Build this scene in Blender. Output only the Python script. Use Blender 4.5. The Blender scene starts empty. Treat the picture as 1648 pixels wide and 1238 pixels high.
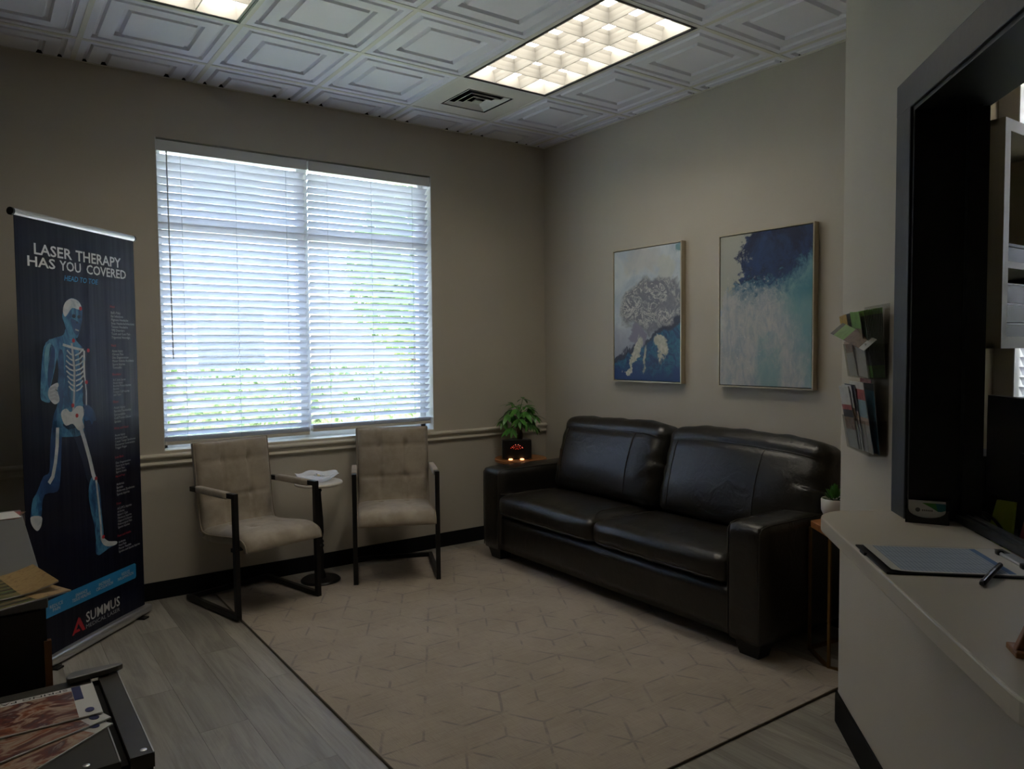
import bpy, bmesh, math, random
from mathutils import Matrix, Vector
random.seed(7)
SC = bpy.context.scene
C = SC.collection
PI = math.pi

# ------------------------------------------------------------------ camera
F_PX, PITCH, YAW, ROLL = 1210.0, 0.0473, 0.6214, -0.0085
CAM = Vector((-3.651, -4.647, 1.418))
fw = Vector((math.sin(YAW)*math.cos(PITCH), math.cos(YAW)*math.cos(PITCH), -math.sin(PITCH)))
rt = Vector((math.cos(YAW), -math.sin(YAW), 0)); up = rt.cross(fw)
rt2 = rt*math.cos(ROLL) + up*math.sin(ROLL); up2 = -rt*math.sin(ROLL) + up*math.cos(ROLL)
cd = bpy.data.cameras.new('camera'); cam = bpy.data.objects.new('camera', cd); C.objects.link(cam)
cd.sensor_width = 36; cd.lens = F_PX/1648*36; cd.clip_start = .02; cd.clip_end = 300
M = Matrix.Identity(4)
for i in range(3):
    M[i][0], M[i][1], M[i][2], M[i][3] = rt2[i], up2[i], -fw[i], CAM[i]
cam.matrix_world = M
SC.camera = cam

# ------------------------------------------------------------------ light and exposure
SC.view_settings.view_transform = 'Standard'; SC.view_settings.look = 'None'
SC.view_settings.exposure = 0.9; SC.view_settings.gamma = 1.0; SC.view_settings.use_curve_mapping = False
world = bpy.data.worlds.new('world'); SC.world = world; world.use_nodes = True
wn = world.node_tree.nodes; wl = world.node_tree.links
bg = wn['Background']
SKY_STRENGTH = 2.25
sky = wn.new('ShaderNodeTexSky'); sky.sky_type = 'NISHITA'; sky.sun_disc = False
sky.sun_elevation = math.radians(42); sky.sun_rotation = math.radians(110); sky.air_density = 1.3; sky.dust_density = 2.5
wl.new(sky.outputs[0], bg.inputs[0]); bg.inputs[1].default_value = SKY_STRENGTH
sd = bpy.data.lights.new('sun', 'SUN'); sun = bpy.data.objects.new('sun', sd); C.objects.link(sun)
sd.energy = 22.; sd.angle = .01; sd.color = (1, .95, .86)
sun.rotation_euler = Vector((-.70, .25, -.67)).to_track_quat('-Z', 'Y').to_euler()
LAMP = 4.2                      # radiance of the fluorescent panels behind the louvres
LAMP_COL = (1.0, .92, .78)

# ------------------------------------------------------------------ helpers
def _nt(name):
    m = bpy.data.materials.new(name); m.use_nodes = True
    nt = m.node_tree
    return m, nt, nt.nodes['Principled BSDF'], nt.nodes['Material Output']

class G:
    """tiny node helper"""
    def __init__(s, nt): s.nt = nt
    def n(s, t, **k):
        x = s.nt.nodes.new(t)
        for a, b in k.items(): setattr(x, a, b)
        return x
    def put(s, sock, v):
        if isinstance(v, (int, float)): sock.default_value = v
        elif isinstance(v, (tuple, list)): sock.default_value = tuple(v) + ((1,) if len(v) == 3 and len(sock.default_value) == 4 else ())
        else: s.nt.links.new(v, sock)
    def m(s, op, a, b=0., c=None):
        x = s.n('ShaderNodeMath', operation=op); s.put(x.inputs[0], a); s.put(x.inputs[1], b)
        if c is not None: s.put(x.inputs[2], c)
        return x.outputs[0]
    def vm(s, op, a, b=(0, 0, 0)):
        x = s.n('ShaderNodeVectorMath', operation=op); s.put(x.inputs[0], a); s.put(x.inputs[1], b)
        return x.outputs['Value'] if op in ('DOT_PRODUCT', 'LENGTH') else x.outputs[0]
    def ss(s, v, a, b):
        x = s.n('ShaderNodeMapRange', interpolation_type='SMOOTHSTEP'); s.put(x.inputs[0], v); s.put(x.inputs[1], a); s.put(x.inputs[2], b)
        return x.outputs[0]
    def mix(s, f, a, b):
        x = s.n('ShaderNodeMix', data_type='RGBA'); s.put(x.inputs[0], f); s.put(x.inputs[6], a); s.put(x.inputs[7], b)
        return x.outputs[2]
    def noise(s, vec, scale, detail=4, rough=.55, dist=0.):
        x = s.n('ShaderNodeTexNoise'); s.put(x.inputs['Vector'], vec); x.inputs['Scale'].default_value = scale
        x.inputs['Detail'].default_value = detail; x.inputs['Roughness'].default_value = rough; x.inputs['Distortion'].default_value = dist
        return x
    def coord(s, k='Object'):
        return s.n('ShaderNodeTexCoord').outputs[k]
    def xyz(s, v):
        x = s.n('ShaderNodeSeparateXYZ'); s.put(x.inputs[0], v); return x.outputs
    def comb(s, a, b, c):
        x = s.n('ShaderNodeCombineXYZ')
        for i, v in enumerate((a, b, c)): s.put(x.inputs[i], v)
        return x.outputs[0]
    def bump(s, h, dist, strength=1.):
        x = s.n('ShaderNodeBump'); s.put(x.inputs['Height'], h); x.inputs['Distance'].default_value = dist; x.inputs['Strength'].default_value = strength
        return x.outputs[0]

def pm(name, col, rough=.5, metal=0., var=0., vscale=6., bump=0., bscale=60., coat=0., emit=None, es=0., alpha=None, col2=None, stretch=None, spec=.5):
    m, nt, b, out = _nt(name); g = G(nt)
    b.inputs['Base Color'].default_value = (*col, 1); b.inputs['Roughness'].default_value = rough
    b.inputs['Metallic'].default_value = metal; b.inputs['Coat Weight'].default_value = coat; b.inputs['Specular IOR Level'].default_value = spec
    v = g.coord()
    if stretch: v = g.vm('MULTIPLY', v, stretch)
    nz = g.noise(v, vscale)
    if col2 is None: col2 = tuple(min(1, c*(1+var)) for c in col); base = tuple(c*(1-var) for c in col)
    else: base = col
    nt.links.new(g.mix(g.ss(nz.outputs[0], .3, .7), base, col2), b.inputs['Base Color'])
    if bump:
        nt.links.new(g.bump(g.noise(v, bscale, 3).outputs[0], bump), b.inputs['Normal'])
    if emit: b.inputs['Emission Color'].default_value = (*emit, 1); b.inputs['Emission Strength'].default_value = es
    return m

class MB:
    def __init__(s): s.V = []; s.F = []
    def add(s, v, f):
        o = len(s.V); s.V += [tuple(p) for p in v]; s.F += [tuple(i+o for i in q) for q in f]; return s
    def box(s, x0, x1, y0, y1, z0, z1):
        return s.add([(x, y, z) for z in (z0, z1) for y in (y0, y1) for x in (x0, x1)],
                     [(0, 2, 3, 1), (4, 5, 7, 6), (0, 1, 5, 4), (2, 6, 7, 3), (0, 4, 6, 2), (1, 3, 7, 5)])
    def prism(s, poly, z0, z1):
        n = len(poly)
        return s.add([(x, y, z0) for x, y in poly] + [(x, y, z1) for x, y in poly],
                     [tuple(range(n-1, -1, -1)), tuple(range(n, 2*n))] + [(i, (i+1) % n, n+(i+1) % n, n+i) for i in range(n)])
    def sheet(s, poly, y, t=.0004):          # flat print in the XZ plane, facing -Y
        n = len(poly); a = sum(poly[i][0]*poly[(i+1) % n][1]-poly[(i+1) % n][0]*poly[i][1] for i in range(n))
        if a < 0: poly = poly[::-1]
        return s.add([(x, y-t, z) for x, z in poly] + [(x, y, z) for x, z in poly],
                     [tuple(range(n)), tuple(range(2*n-1, n-1, -1))] + [(i, n+i, n+(i+1) % n, (i+1) % n) for i in range(n)])
    def tube(s, pts, r, n=8, closed=False, rot=0.):
        pts = [Vector(p) for p in pts]; k = len(pts); o = len(s.V); prev = None
        rr = r if isinstance(r, (list, tuple)) else [r]*k
        for i, p in enumerate(pts):
            if closed: a, b = pts[i-1], pts[(i+1) % k]
            else: a, b = pts[max(0, i-1)], pts[min(k-1, i+1)]
            t = (b-a).normalized()
            if prev is None:
                u = t.orthogonal().normalized() if abs(t.z) < .99 else Vector((1, 0, 0))
                if abs(t.z) < .99: u = Vector((0, 0, 1)).cross(t).normalized()
            else:
                u = (prev - t*prev.dot(t)).normalized()
            prev = u; w = t.cross(u)
            m = 1.
            if 0 < i < k-1 or closed:
                d1 = (p-a).normalized(); m = 1/max(.5, abs(d1.dot(t)))
            for j in range(n):
                an = rot + 2*PI*j/n
                s.V.append(tuple(p + (u*math.cos(an) + w*math.sin(an))*rr[i]*(m if n == 4 else 1)))
        for i in range(k if closed else k-1):
            for j in range(n):
                a0 = o+i*n; b0 = o+((i+1) % k)*n
                s.F.append((a0+j, a0+(j+1) % n, b0+(j+1) % n, b0+j))
        if not closed:
            s.F.append(tuple(o+j for j in range(n-1, -1, -1))); s.F.append(tuple(o+(k-1)*n+j for j in range(n)))
        return s
    def lathe(s, prof, n=32, c=(0, 0, 0), cap=True):
        o = len(s.V); k = len(prof)
        for r, z in prof:
            for j in range(n):
                a = 2*PI*j/n; s.V.append((c[0]+r*math.cos(a), c[1]+r*math.sin(a), c[2]+z))
        for i in range(k-1):
            for j in range(n):
                s.F.append((o+i*n+j, o+i*n+(j+1) % n, o+(i+1)*n+(j+1) % n, o+(i+1)*n+j))
        if cap:
            s.F.append(tuple(o+j for j in range(n-1, -1, -1))); s.F.append(tuple(o+(k-1)*n+j for j in range(n)))
        return s
    def rbox(s, c, h, r, seg=(6, 6, 6), fn=None, rot=None):
        """rounded box; c centre, h half sizes, r corner radius, fn deforms local points"""
        idx = {}; nx, ny, nz = seg; o = len(s.V); P = []
        def vid(i, j, k):
            if (i, j, k) in idx: return idx[(i, j, k)]
            p = Vector((-h[0]+2*h[0]*i/nx, -h[1]+2*h[1]*j/ny, -h[2]+2*h[2]*k/nz))
            q = Vector([max(-h[a]+r, min(h[a]-r, p[a])) for a in range(3)])
            d = p-q
            if d.length > 1e-9:
                dn = d.normalized(); p = q + dn*r
            if fn: p = Vector(fn(p))
            if rot: p = rot @ p
            idx[(i, j, k)] = len(P)+o; P.append(tuple(p+Vector(c))); return idx[(i, j, k)]
        F = []
        for i in range(nx):
            for j in range(ny):
                F += [(vid(i, j, 0), vid(i, j+1, 0), vid(i+1, j+1, 0), vid(i+1, j, 0)), (vid(i, j, nz), vid(i+1, j, nz), vid(i+1, j+1, nz), vid(i, j+1, nz))]
        for i in range(nx):
            for k in range(nz):
                F += [(vid(i, 0, k), vid(i+1, 0, k), vid(i+1, 0, k+1), vid(i, 0, k+1)), (vid(i, ny, k), vid(i, ny, k+1), vid(i+1, ny, k+1), vid(i+1, ny, k))]
        for j in range(ny):
            for k in range(nz):
                F += [(vid(0, j, k), vid(0, j, k+1), vid(0, j+1, k+1), vid(0, j+1, k)), (vid(nx, j, k), vid(nx, j+1, k), vid(nx, j+1, k+1), vid(nx, j, k+1))]
        s.V += P; s.F += F; return s
    def mesh(s, name, mat, smooth=False):
        me = bpy.data.meshes.new(name); me.from_pydata(s.V, [], s.F); me.update()
        if mat: me.materials.append(mat)
        if smooth:
            for p in me.polygons: p.use_smooth = True
        return me

def link(o, parent=None):
    C.objects.link(o)
    if parent: o.parent = parent
    return o
def obj(name, mb, mat, parent=None, smooth=False, bevel=0., world=False, auto=None, seg=2):
    if world and parent:
        l = parent.location; mb.V = [(x-l.x, y-l.y, z-l.z) for x, y, z in mb.V]
    o = bpy.data.objects.new(name, mb.mesh(name, mat, smooth or auto is not None)); link(o, parent)
    if bevel:
        b = o.modifiers.new('bevel', 'BEVEL'); b.width = bevel; b.segments = seg; b.limit_method = 'ANGLE'
    if auto is not None:
        me = o.data; me.set_sharp_from_angle(angle=auto)
    return o
def tag(o, label, cat, group=None, kind=None):
    o['label'] = label; o['category'] = cat
    if group: o['group'] = group
    if kind: o['kind'] = kind
    return o
def thing(name, label, cat, loc=(0, 0, 0), rz=0., group=None, kind=None):
    o = bpy.data.objects.new(name, None); C.objects.link(o); o.location = loc; o.rotation_euler = (0, 0, rz); o.empty_display_size = .05
    return tag(o, label, cat, group, kind)
def put(o, loc, rz=0.): o.location = loc; o.rotation_euler = (0, 0, rz); return o
def copy_tree(o, parent=None):
    c = o.copy(); C.objects.link(c); c.parent = parent
    for ch in o.children: copy_tree(ch, c)
    return c
def text(name, body, mat, parent, loc, rot, height=None, width=None, align='LEFT', shear=0., spacing=1., line=1., bold=0.):
    cu = bpy.data.curves.new(name, 'FONT'); cu.body = body; cu.align_x = align; cu.shear = shear; cu.space_character = spacing; cu.space_line = line
    cu.size = 1.; cu.resolution_u = 2; cu.offset = bold; cu.fill_mode = 'FRONT'
    t = bpy.data.objects.new(name, cu); C.objects.link(t)
    dg = bpy.context.evaluated_depsgraph_get(); me = bpy.data.meshes.new_from_object(t.evaluated_get(dg))
    bpy.data.objects.remove(t); bpy.data.curves.remove(cu)
    me.materials.clear(); me.materials.append(mat)
    xs = [v.co.x for v in me.vertices]; ys = [v.co.y for v in me.vertices]
    sy = height/(max(ys)-min(ys)) if height else None
    sx = width/(max(xs)-min(xs)) if width else None
    sx = sx or sy; sy = sy or sx
    oy = min(ys); ox = {'LEFT': min(xs), 'CENTER': (min(xs)+max(xs))/2, 'RIGHT': max(xs)}[align]
    for v in me.vertices: v.co.x = (v.co.x-ox)*sx; v.co.y = (v.co.y-oy)*sy
    o = bpy.data.objects.new(name, me); link(o, parent); o.location = loc; o.rotation_euler = rot
    return o
def rotated(z): return Matrix.Rotation(z, 4, 'Z')

# ------------------------------------------------------------------ materials
WALL = pm('wall_paint', (.53, .485, .41), .75, var=.03, vscale=1.5, bump=.0006, bscale=220)
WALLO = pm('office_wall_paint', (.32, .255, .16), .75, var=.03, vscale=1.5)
TRIM = pm('trim_paint', (.62, .57, .47), .45, var=.02)
BASE = pm('black_rubber_base', (.006, .0065, .008), .7, var=.2, vscale=3, spec=.2)
TILE = pm('ceiling_tile_white', (.85, .85, .925), .6, var=.01, vscale=2)
BARM = pm('ceiling_grid_cream', (.76, .74, .68), .5, var=.02)
CREAM = pm('vent_cream', (.74, .71, .63), .5, var=.02)
DARK = pm('dark_void', (.004, .004, .004), .9)
BLACKM = pm('black_metal', (.006, .006, .0065), .42, var=.15, spec=.35)
WHITE = pm('white_paint', (.75, .76, .77), .45, var=.02)
WOODT = pm('warm_wood', (.26, .095, .028), .4, col2=(.36, .15, .05), vscale=5, stretch=(2, 14, 2))
GOLD = pm('antique_gold_metal', (.24, .14, .045), .38, .85, var=.1)
CHROME = pm('brushed_aluminium', (.60, .60, .60), .32, .8, var=.04, vscale=3, stretch=(1, 1, 30))
POTW = pm('white_ceramic', (.66, .64, .60), .35, var=.05, vscale=14)
SOIL = pm('potting_soil', (.02, .014, .009), .95, var=.4, vscale=60, bump=.004, bscale=90)
LEAF = pm('plant_leaf', (.035, .15, .02), .4, col2=(.075, .26, .035), vscale=9, coat=.1)
LEAFD = pm('dark_leaf', (.03, .085, .015), .45, col2=(.05, .13, .03), vscale=9)
BARK = pm('trunk_bark', (.10, .062, .033), .8, var=.3, vscale=40, bump=.003, bscale=60)
PAPER = pm('paper_white', (.68, .67, .64), .6, var=.02)
SLATE = pm('slate_grey_paint', (.034, .037, .045), .42, var=.08, vscale=3, bump=.0008, bscale=30)
JAMB = pm('black_jamb_paint', (.007, .0068, .007), .45, var=.1)
COUNTER = pm('counter_laminate', (.62, .56, .465), .38, var=.02, vscale=3)
GREYL = pm('grey_laminate', (.17, .17, .165), .35, var=.06, vscale=4)

def slat_mat():
    m, nt, b, out = _nt('white_blind_slat'); g = G(nt)
    b.inputs['Base Color'].default_value = (.80, .83, .88, 1); b.inputs['Roughness'].default_value = .4
    nz = g.noise(g.vm('MULTIPLY', g.coord(), (1, 20, 20)), 3)
    nt.links.new(g.mix(nz.outputs[0], (.82, .82, .84), (.87, .87, .89)), b.inputs['Base Color'])
    t = g.n('ShaderNodeBsdfTranslucent'); t.inputs[0].default_value = (.80, .82, .88, 1)
    x = g.n('ShaderNodeMixShader'); x.inputs[0].default_value = .47
    nt.links.new(b.outputs[0], x.inputs[1]); nt.links.new(t.outputs[0], x.inputs[2]); nt.links.new(x.outputs[0], out.inputs[0])
    return m
SLAT = slat_mat()
def glass_mat(name, tint=(1, 1, 1), refl=.06, rough=.02):
    m, nt, b, out = _nt(name); g = G(nt)
    t = g.n('ShaderNodeBsdfTransparent'); t.inputs[0].default_value = (*tint, 1)
    gl = g.n('ShaderNodeBsdfGlossy'); gl.inputs['Roughness'].default_value = rough
    fr = g.n('ShaderNodeFresnel'); fr.inputs[0].default_value = 1.45
    x = g.n('ShaderNodeMixShader'); nt.links.new(g.m('MULTIPLY', fr.outputs[0], refl), x.inputs[0])
    nt.links.new(t.outputs[0], x.inputs[1]); nt.links.new(gl.outputs[0], x.inputs[2]); nt.links.new(x.outputs[0], out.inputs[0])
    return m
GLASS = glass_mat('window_glass', (.93, .95, .96), .7)
ACRYL = glass_mat('clear_acrylic', (.90, .90, .89), .18, .12)
PLASTIC = glass_mat('clear_crinkled_plastic', (.88, .89, .91), .3, .2)
def _milky(m):
    nt = m.node_tree; g = G(nt); o = nt.nodes['Material Output']; src = o.inputs[0].links[0].from_socket
    d = g.n('ShaderNodeBsdfDiffuse'); d.inputs[0].default_value = (.8, .81, .84, 1); t = g.n('ShaderNodeBsdfTranslucent'); t.inputs[0].default_value = (.8, .82, .86, 1)
    a = g.n('ShaderNodeAddShader'); nt.links.new(d.outputs[0], a.inputs[0]); nt.links.new(t.outputs[0], a.inputs[1])
    x = g.n('ShaderNodeMixShader'); x.inputs[0].default_value = .30
    nt.links.new(src, x.inputs[1]); nt.links.new(a.outputs[0], x.inputs[2]); nt.links.new(x.outputs[0], o.inputs[0])
_milky(PLASTIC)

def plank_mat():
    m, nt, b, out = _nt('grey_oak_vinyl_plank'); g = G(nt)
    oi = g.n('ShaderNodeObjectInfo'); rnd = oi.outputs['Random']
    v = g.vm('ADD', g.coord(), g.comb(g.m('MULTIPLY', rnd, 31.), g.m('MULTIPLY', rnd, 57.), 0.))
    fine = g.noise(g.vm('MULTIPLY', v, (38., 1.6, 1.)), 2., 6, .6, .6)
    big = g.noise(g.vm('MULTIPLY', v, (7., .9, 1.)), 1.7, 4, .6, 1.2)
    c = g.mix(g.ss(big.outputs[0], .32, .68), (.25, .228, .192), (.355, .33, .285))
    c = g.mix(g.m('MULTIPLY', g.ss(fine.outputs[0], .45, .72), .45), c, (.42, .395, .345))
    c = g.mix(g.m('MULTIPLY', g.ss(fine.outputs[0], .47, .28), .35), c, (.16, .145, .125))
    hsv = g.n('ShaderNodeHueSaturation'); g.put(hsv.inputs['Value'], g.m('MULTIPLY_ADD', rnd, .30, .84)); g.put(hsv.inputs['Color'], c)
    nt.links.new(hsv.outputs[0], b.inputs['Base Color'])
    g.put(b.inputs['Roughness'], g.m('MULTIPLY_ADD', fine.outputs[0], .18, .36))
    nt.links.new(g.bump(fine.outputs[0], .0006), b.inputs['Normal'])
    return m
PLANK = plank_mat()

def rug_mat():
    m, nt, b, out = _nt('beige_woven_rug'); g = G(nt)
    co = g.coord(); p = g.xyz(co)
    wob = g.noise(co, 6., 2)
    S = 1/.30
    px = g.m('MULTIPLY', g.m('ADD', p[1], g.m('MULTIPLY', wob.outputs[0], .012)), S); py = g.m('MULTIPLY', p[0], S)
    r3 = math.sqrt(3)
    def cell(ox, oy):
        ax = g.m('SUBTRACT', g.m('FLOORED_MODULO', g.m('ADD', px, ox), 1.), .5)
        ay = g.m('SUBTRACT', g.m('FLOORED_MODULO', g.m('ADD', py, oy), r3), r3/2)
        return ax, ay
    a = cell(50., 50.*r3); bq = cell(50.5, 50.5*r3)
    la = g.m('ADD', g.m('MULTIPLY', a[0], a[0]), g.m('MULTIPLY', a[1], a[1])); lb = g.m('ADD', g.m('MULTIPLY', bq[0], bq[0]), g.m('MULTIPLY', bq[1], bq[1]))
    sel = g.m('LESS_THAN', la, lb)
    def pick(i): return g.m('ADD', g.m('MULTIPLY', a[i], sel), g.m('MULTIPLY', bq[i], g.m('SUBTRACT', 1., sel)))
    gx0 = pick(0); gy0 = pick(1)
    gx = g.m('ABSOLUTE', gx0); gy = g.m('ABSOLUTE', gy0)
    hd = g.m('MAXIMUM', g.m('ADD', g.m('MULTIPLY', gx, .5), g.m('MULTIPLY', gy, r3/2)), gx)
    edge = g.ss(hd, .474, .489)
    # three spokes inside every hexagon (cube look)
    s1 = g.m('MULTIPLY', g.m('LESS_THAN', gx, .016), g.m('LESS_THAN', gy0, 0.))
    dia = g.m('ABSOLUTE', g.m('SUBTRACT', g.m('MULTIPLY', gx, .5), g.m('MULTIPLY', gy0, r3/2)))
    s2 = g.m('MULTIPLY', g.m('LESS_THAN', dia, .015), g.m('GREATER_THAN', gy0, 0.))
    lines = g.m('MINIMUM', g.m('ADD', edge, g.m('ADD', s1, s2)), 1.)
    fade = g.ss(g.noise(co, 9., 3).outputs[0], .42, .60)
    lines = g.m('MULTIPLY', lines, g.m('MULTIPLY', fade, .48))
    wx = g.noise(g.vm('MULTIPLY', co, (1.5, 60., 1.)), 5., 5, .65)
    wy = g.noise(g.vm('MULTIPLY', co, (60., 2.5, 1.)), 5., 4, .6)
    blot = g.noise(co, 3., 4)
    c = g.mix(g.ss(blot.outputs[0], .35, .66), (.350, .294, .236), (.415, .353, .290))
    c = g.mix(g.m('MULTIPLY', g.ss(wx.outputs[0], .42, .66), .6), c, (.47, .41, .345))
    c = g.mix(g.m('MULTIPLY', g.ss(wy.outputs[0], .5, .7), .4), c, (.25, .20, .165))
    c = g.mix(lines, c, (.15, .14, .155))
    nt.links.new(c, b.inputs['Base Color']); b.inputs['Roughness'].default_value = .95
    b.inputs['Sheen Weight'].default_value = .15; b.inputs['Specular IOR Level'].default_value = .1
    h = g.m('ADD', wx.outputs[0], wy.outputs[0]); nt.links.new(g.bump(h, .0015), b.inputs['Normal'])
    return m
RUG = rug_mat()

def leather_mat():
    m, nt, b, out = _nt('dark_brown_leather'); g = G(nt); co = g.coord()
    n1 = g.noise(co, 5., 3); n2 = g.noise(co, 260., 3); n3 = g.noise(co, 11., 4, .55, 1.2)
    nt.links.new(g.mix(n1.outputs[0], (.0105, .0090, .0072), (.017, .0145, .0115)), b.inputs['Base Color'])
    g.put(b.inputs['Roughness'], g.m('MULTIPLY_ADD', n1.outputs[0], .12, .27))
    b.inputs['Specular IOR Level'].default_value = .55
    h = g.m('ADD', g.m('MULTIPLY', n2.outputs[0], .05), g.m('MULTIPLY', n3.outputs[0], .55))
    nt.links.new(g.bump(h, .006), b.inputs['Normal'])
    return m
LEATHER = leather_mat()
SEAM = pm('leather_stitch_seam', (.030, .025, .019), .5, var=.15, vscale=90)
def suede_mat():
    m, nt, b, out = _nt('beige_faux_suede'); g = G(nt); co = g.coord()
    n1 = g.noise(co, 11., 5, .6); n2 = g.noise(co, 300., 2)
    nt.links.new(g.mix(g.ss(n1.outputs[0], .3, .72), (.31, .262, .205), (.415, .355, .285)), b.inputs['Base Color'])
    b.inputs['Roughness'].default_value = .85; b.inputs['Sheen Weight'].default_value = .3; b.inputs['Specular IOR Level'].default_value = .2
    nt.links.new(g.bump(n2.outputs[0], .0006), b.inputs['Normal'])
    return m
SUEDE = suede_mat()

# ------------------------------------------------------------------ room shell
H = 2.9655; T = .6096; XF = -.1226; Y1 = -.3393
XL, YF = -5.15, -6.4                      # far left wall and the wall behind the viewer
RZ = -3*PI/4                              # reception wall direction
D0 = Vector((-1.0124, -3.0681, 0)); DV = Vector((-math.sqrt(.5), -math.sqrt(.5), 0)); NV = Vector((-math.sqrt(.5), math.sqrt(.5), 0))
def rec(s, n, z): return D0 + DV*s + NV*n + Vector((0, 0, z))   # along / out from the reception wall

WX0, WX1, WZ0, WZ1 = -2.778, -1.008, .838, 2.627
w = MB(); w.box(XL-.2, WX0, 0, .2, -.05, 3.2).box(WX1, .2, 0, .2, -.05, 3.2).box(WX0, WX1, 0, .2, -.05, WZ0).box(WX0, WX1, 0, .2, WZ1, 3.2)
tag(obj('wall_back', w, WALL), 'beige painted wall with the large blind-covered window', 'wall', kind='structure')
OY0, OY1, OZ0, OZ1 = -3.85, -3.268, .838, 2.60
w = MB(); w.box(0, .2, OY1, .0, -.05, 3.2).box(0, .2, YF-.2, OY0, -.05, 3.2).box(0, .2, OY0, OY1, -.05, OZ0).box(0, .2, OY0, OY1, OZ1, 3.2)
tag(obj('wall_right', w, WALL), 'beige painted wall behind the leather sofa and framed art', 'wall', kind='structure')
w = MB(); w.box(XL-.2, XL, YF-.2, 0, -.05, 3.2)
tag(obj('wall_left', w, WALL), 'beige side wall opposite the sofa', 'wall', kind='structure')
w = MB(); w.box(XL, 0, YF-.2, YF, -.05, 3.2)
tag(obj('wall_front', w, WALL), 'beige wall facing the window wall', 'wall', kind='structure')
SE = 3.9; S0 = .045; TH = .165; OS0, OS1, OPZ0, OPZ1 = .765, 2.62, .895, 2.065
w = MB(); w.box(S0, OS0, 0, TH, 0, H).box(OS1, SE, 0, TH, 0, H).box(OS0, OS1, 0, TH, 0, OPZ0).box(OS0, OS1, 0, TH, OPZ1, H)
put(tag(obj('wall_reception', w, WALL), 'angled beige reception wall with the dark framed pass-through opening', 'wall', kind='structure'), D0, RZ)
w = MB(); w.box(-.95, 0, -3.19, -3.07, 0, H)
tag(obj('wall_partition', w, WALLO), 'short beige partition between the sofa corner and reception office', 'wall', kind='structure')
w = MB(); w.box(XL-.4, .6, YF-.4, .5, 3.2, 3.35)  # unseen slab, added to keep the sun out of the room
tag(obj('roof', w, DARK), 'flat dark roof slab above the ceiling, unseen and added to shade the room', 'roof', kind='structure')

w = MB(); w.box(XL-.4, .6, .2, .95, 2.80, 2.95)  # unseen overhang added to keep sky light off the upper slats
tag(obj('shade_eave', w, WHITE), 'white eave added outside to shade the upper window blinds', 'eave', kind='structure')

# floor: slab and vinyl planks
fl = tag(obj('floor', MB().box(XL, 0, YF, 0, -.05, -.008), DARK), 'grey wood-look vinyl plank floor', 'floor', kind='structure')
PW, PL = .178, 1.21
pm_full = MB().box(-PW/2+.0006, PW/2-.0006, -PL/2+.0006, PL/2-.0006, -.0075, 0).mesh('plank', PLANK)
k = 0; x = XL
while x < -.02:
    off = (k*.37 % 1)*PL
    y = -off
    ends = [0.]
    yy = -off if off > .05 else -PL
    while yy > YF+.03: ends.append(yy); yy -= PL
    ends.append(YF)
    x1 = min(x+PW, 0)
    for a, b_ in zip(ends[:-1], ends[1:]):
        if x > -1.3 and a < -3.6: continue
        if abs((a-b_)-PL) < 1e-6 and x1-x > PW-1e-6: me = pm_full
        else: me = MB().box(-(x1-x)/2+.0006, (x1-x)/2-.0006, -(a-b_)/2+.0006, (a-b_)/2-.0006, -.0075, 0).mesh('plank', PLANK)
        o = link(bpy.data.objects.new('plank', me), fl); o.location = ((x+x1)/2, (a+b_)/2, 0)
    x += PW; k += 1

# baseboards and chair rail
tag(obj('baseboard_back', MB().box(XL, -.012, -.010, 0, 0, .102), BASE, bevel=.003), 'black rubber baseboard under the window wall', 'baseboard', kind='structure')
tag(obj('baseboard_right', MB().box(-.010, 0, -3.07, -.0, 0, .102), BASE, bevel=.003), 'black rubber baseboard behind the sofa', 'baseboard', kind='structure')
put(tag(obj('baseboard_reception', MB().box(S0-.006, SE, -.010, 0, 0, .118), BASE, bevel=.003), 'black rubber baseboard under the reception counter', 'baseboard', kind='structure'), D0, RZ)
tag(obj('baseboard_left', MB().box(XL, XL+.010, YF, -.012, 0, .102), BASE, bevel=.003), 'black rubber baseboard on the side wall opposite the sofa', 'baseboard', kind='structure')
prof = [(0, .770), (-.016, .770), (-.020, .778), (-.016, .786), (-.012, .792), (-.012, .804), (-.018, .810), (-.028, .816), (-.030, .824), (-.026, .832), (-.012, .836), (0, .836)]
cr = MB(); n = len(prof)
cr.add([(XL, y, z) for y, z in prof] + [(-.006, y, z) for y, z in prof], [tuple(range(n)), tuple(range(2*n-1, n-1, -1))] + [(i, n+i, n+(i+1) % n, (i+1) % n) for i in range(n)])
tag(obj('trim_1', cr, TRIM), 'cream moulded chair rail running under the window', 'chair rail', kind='structure')

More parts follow.
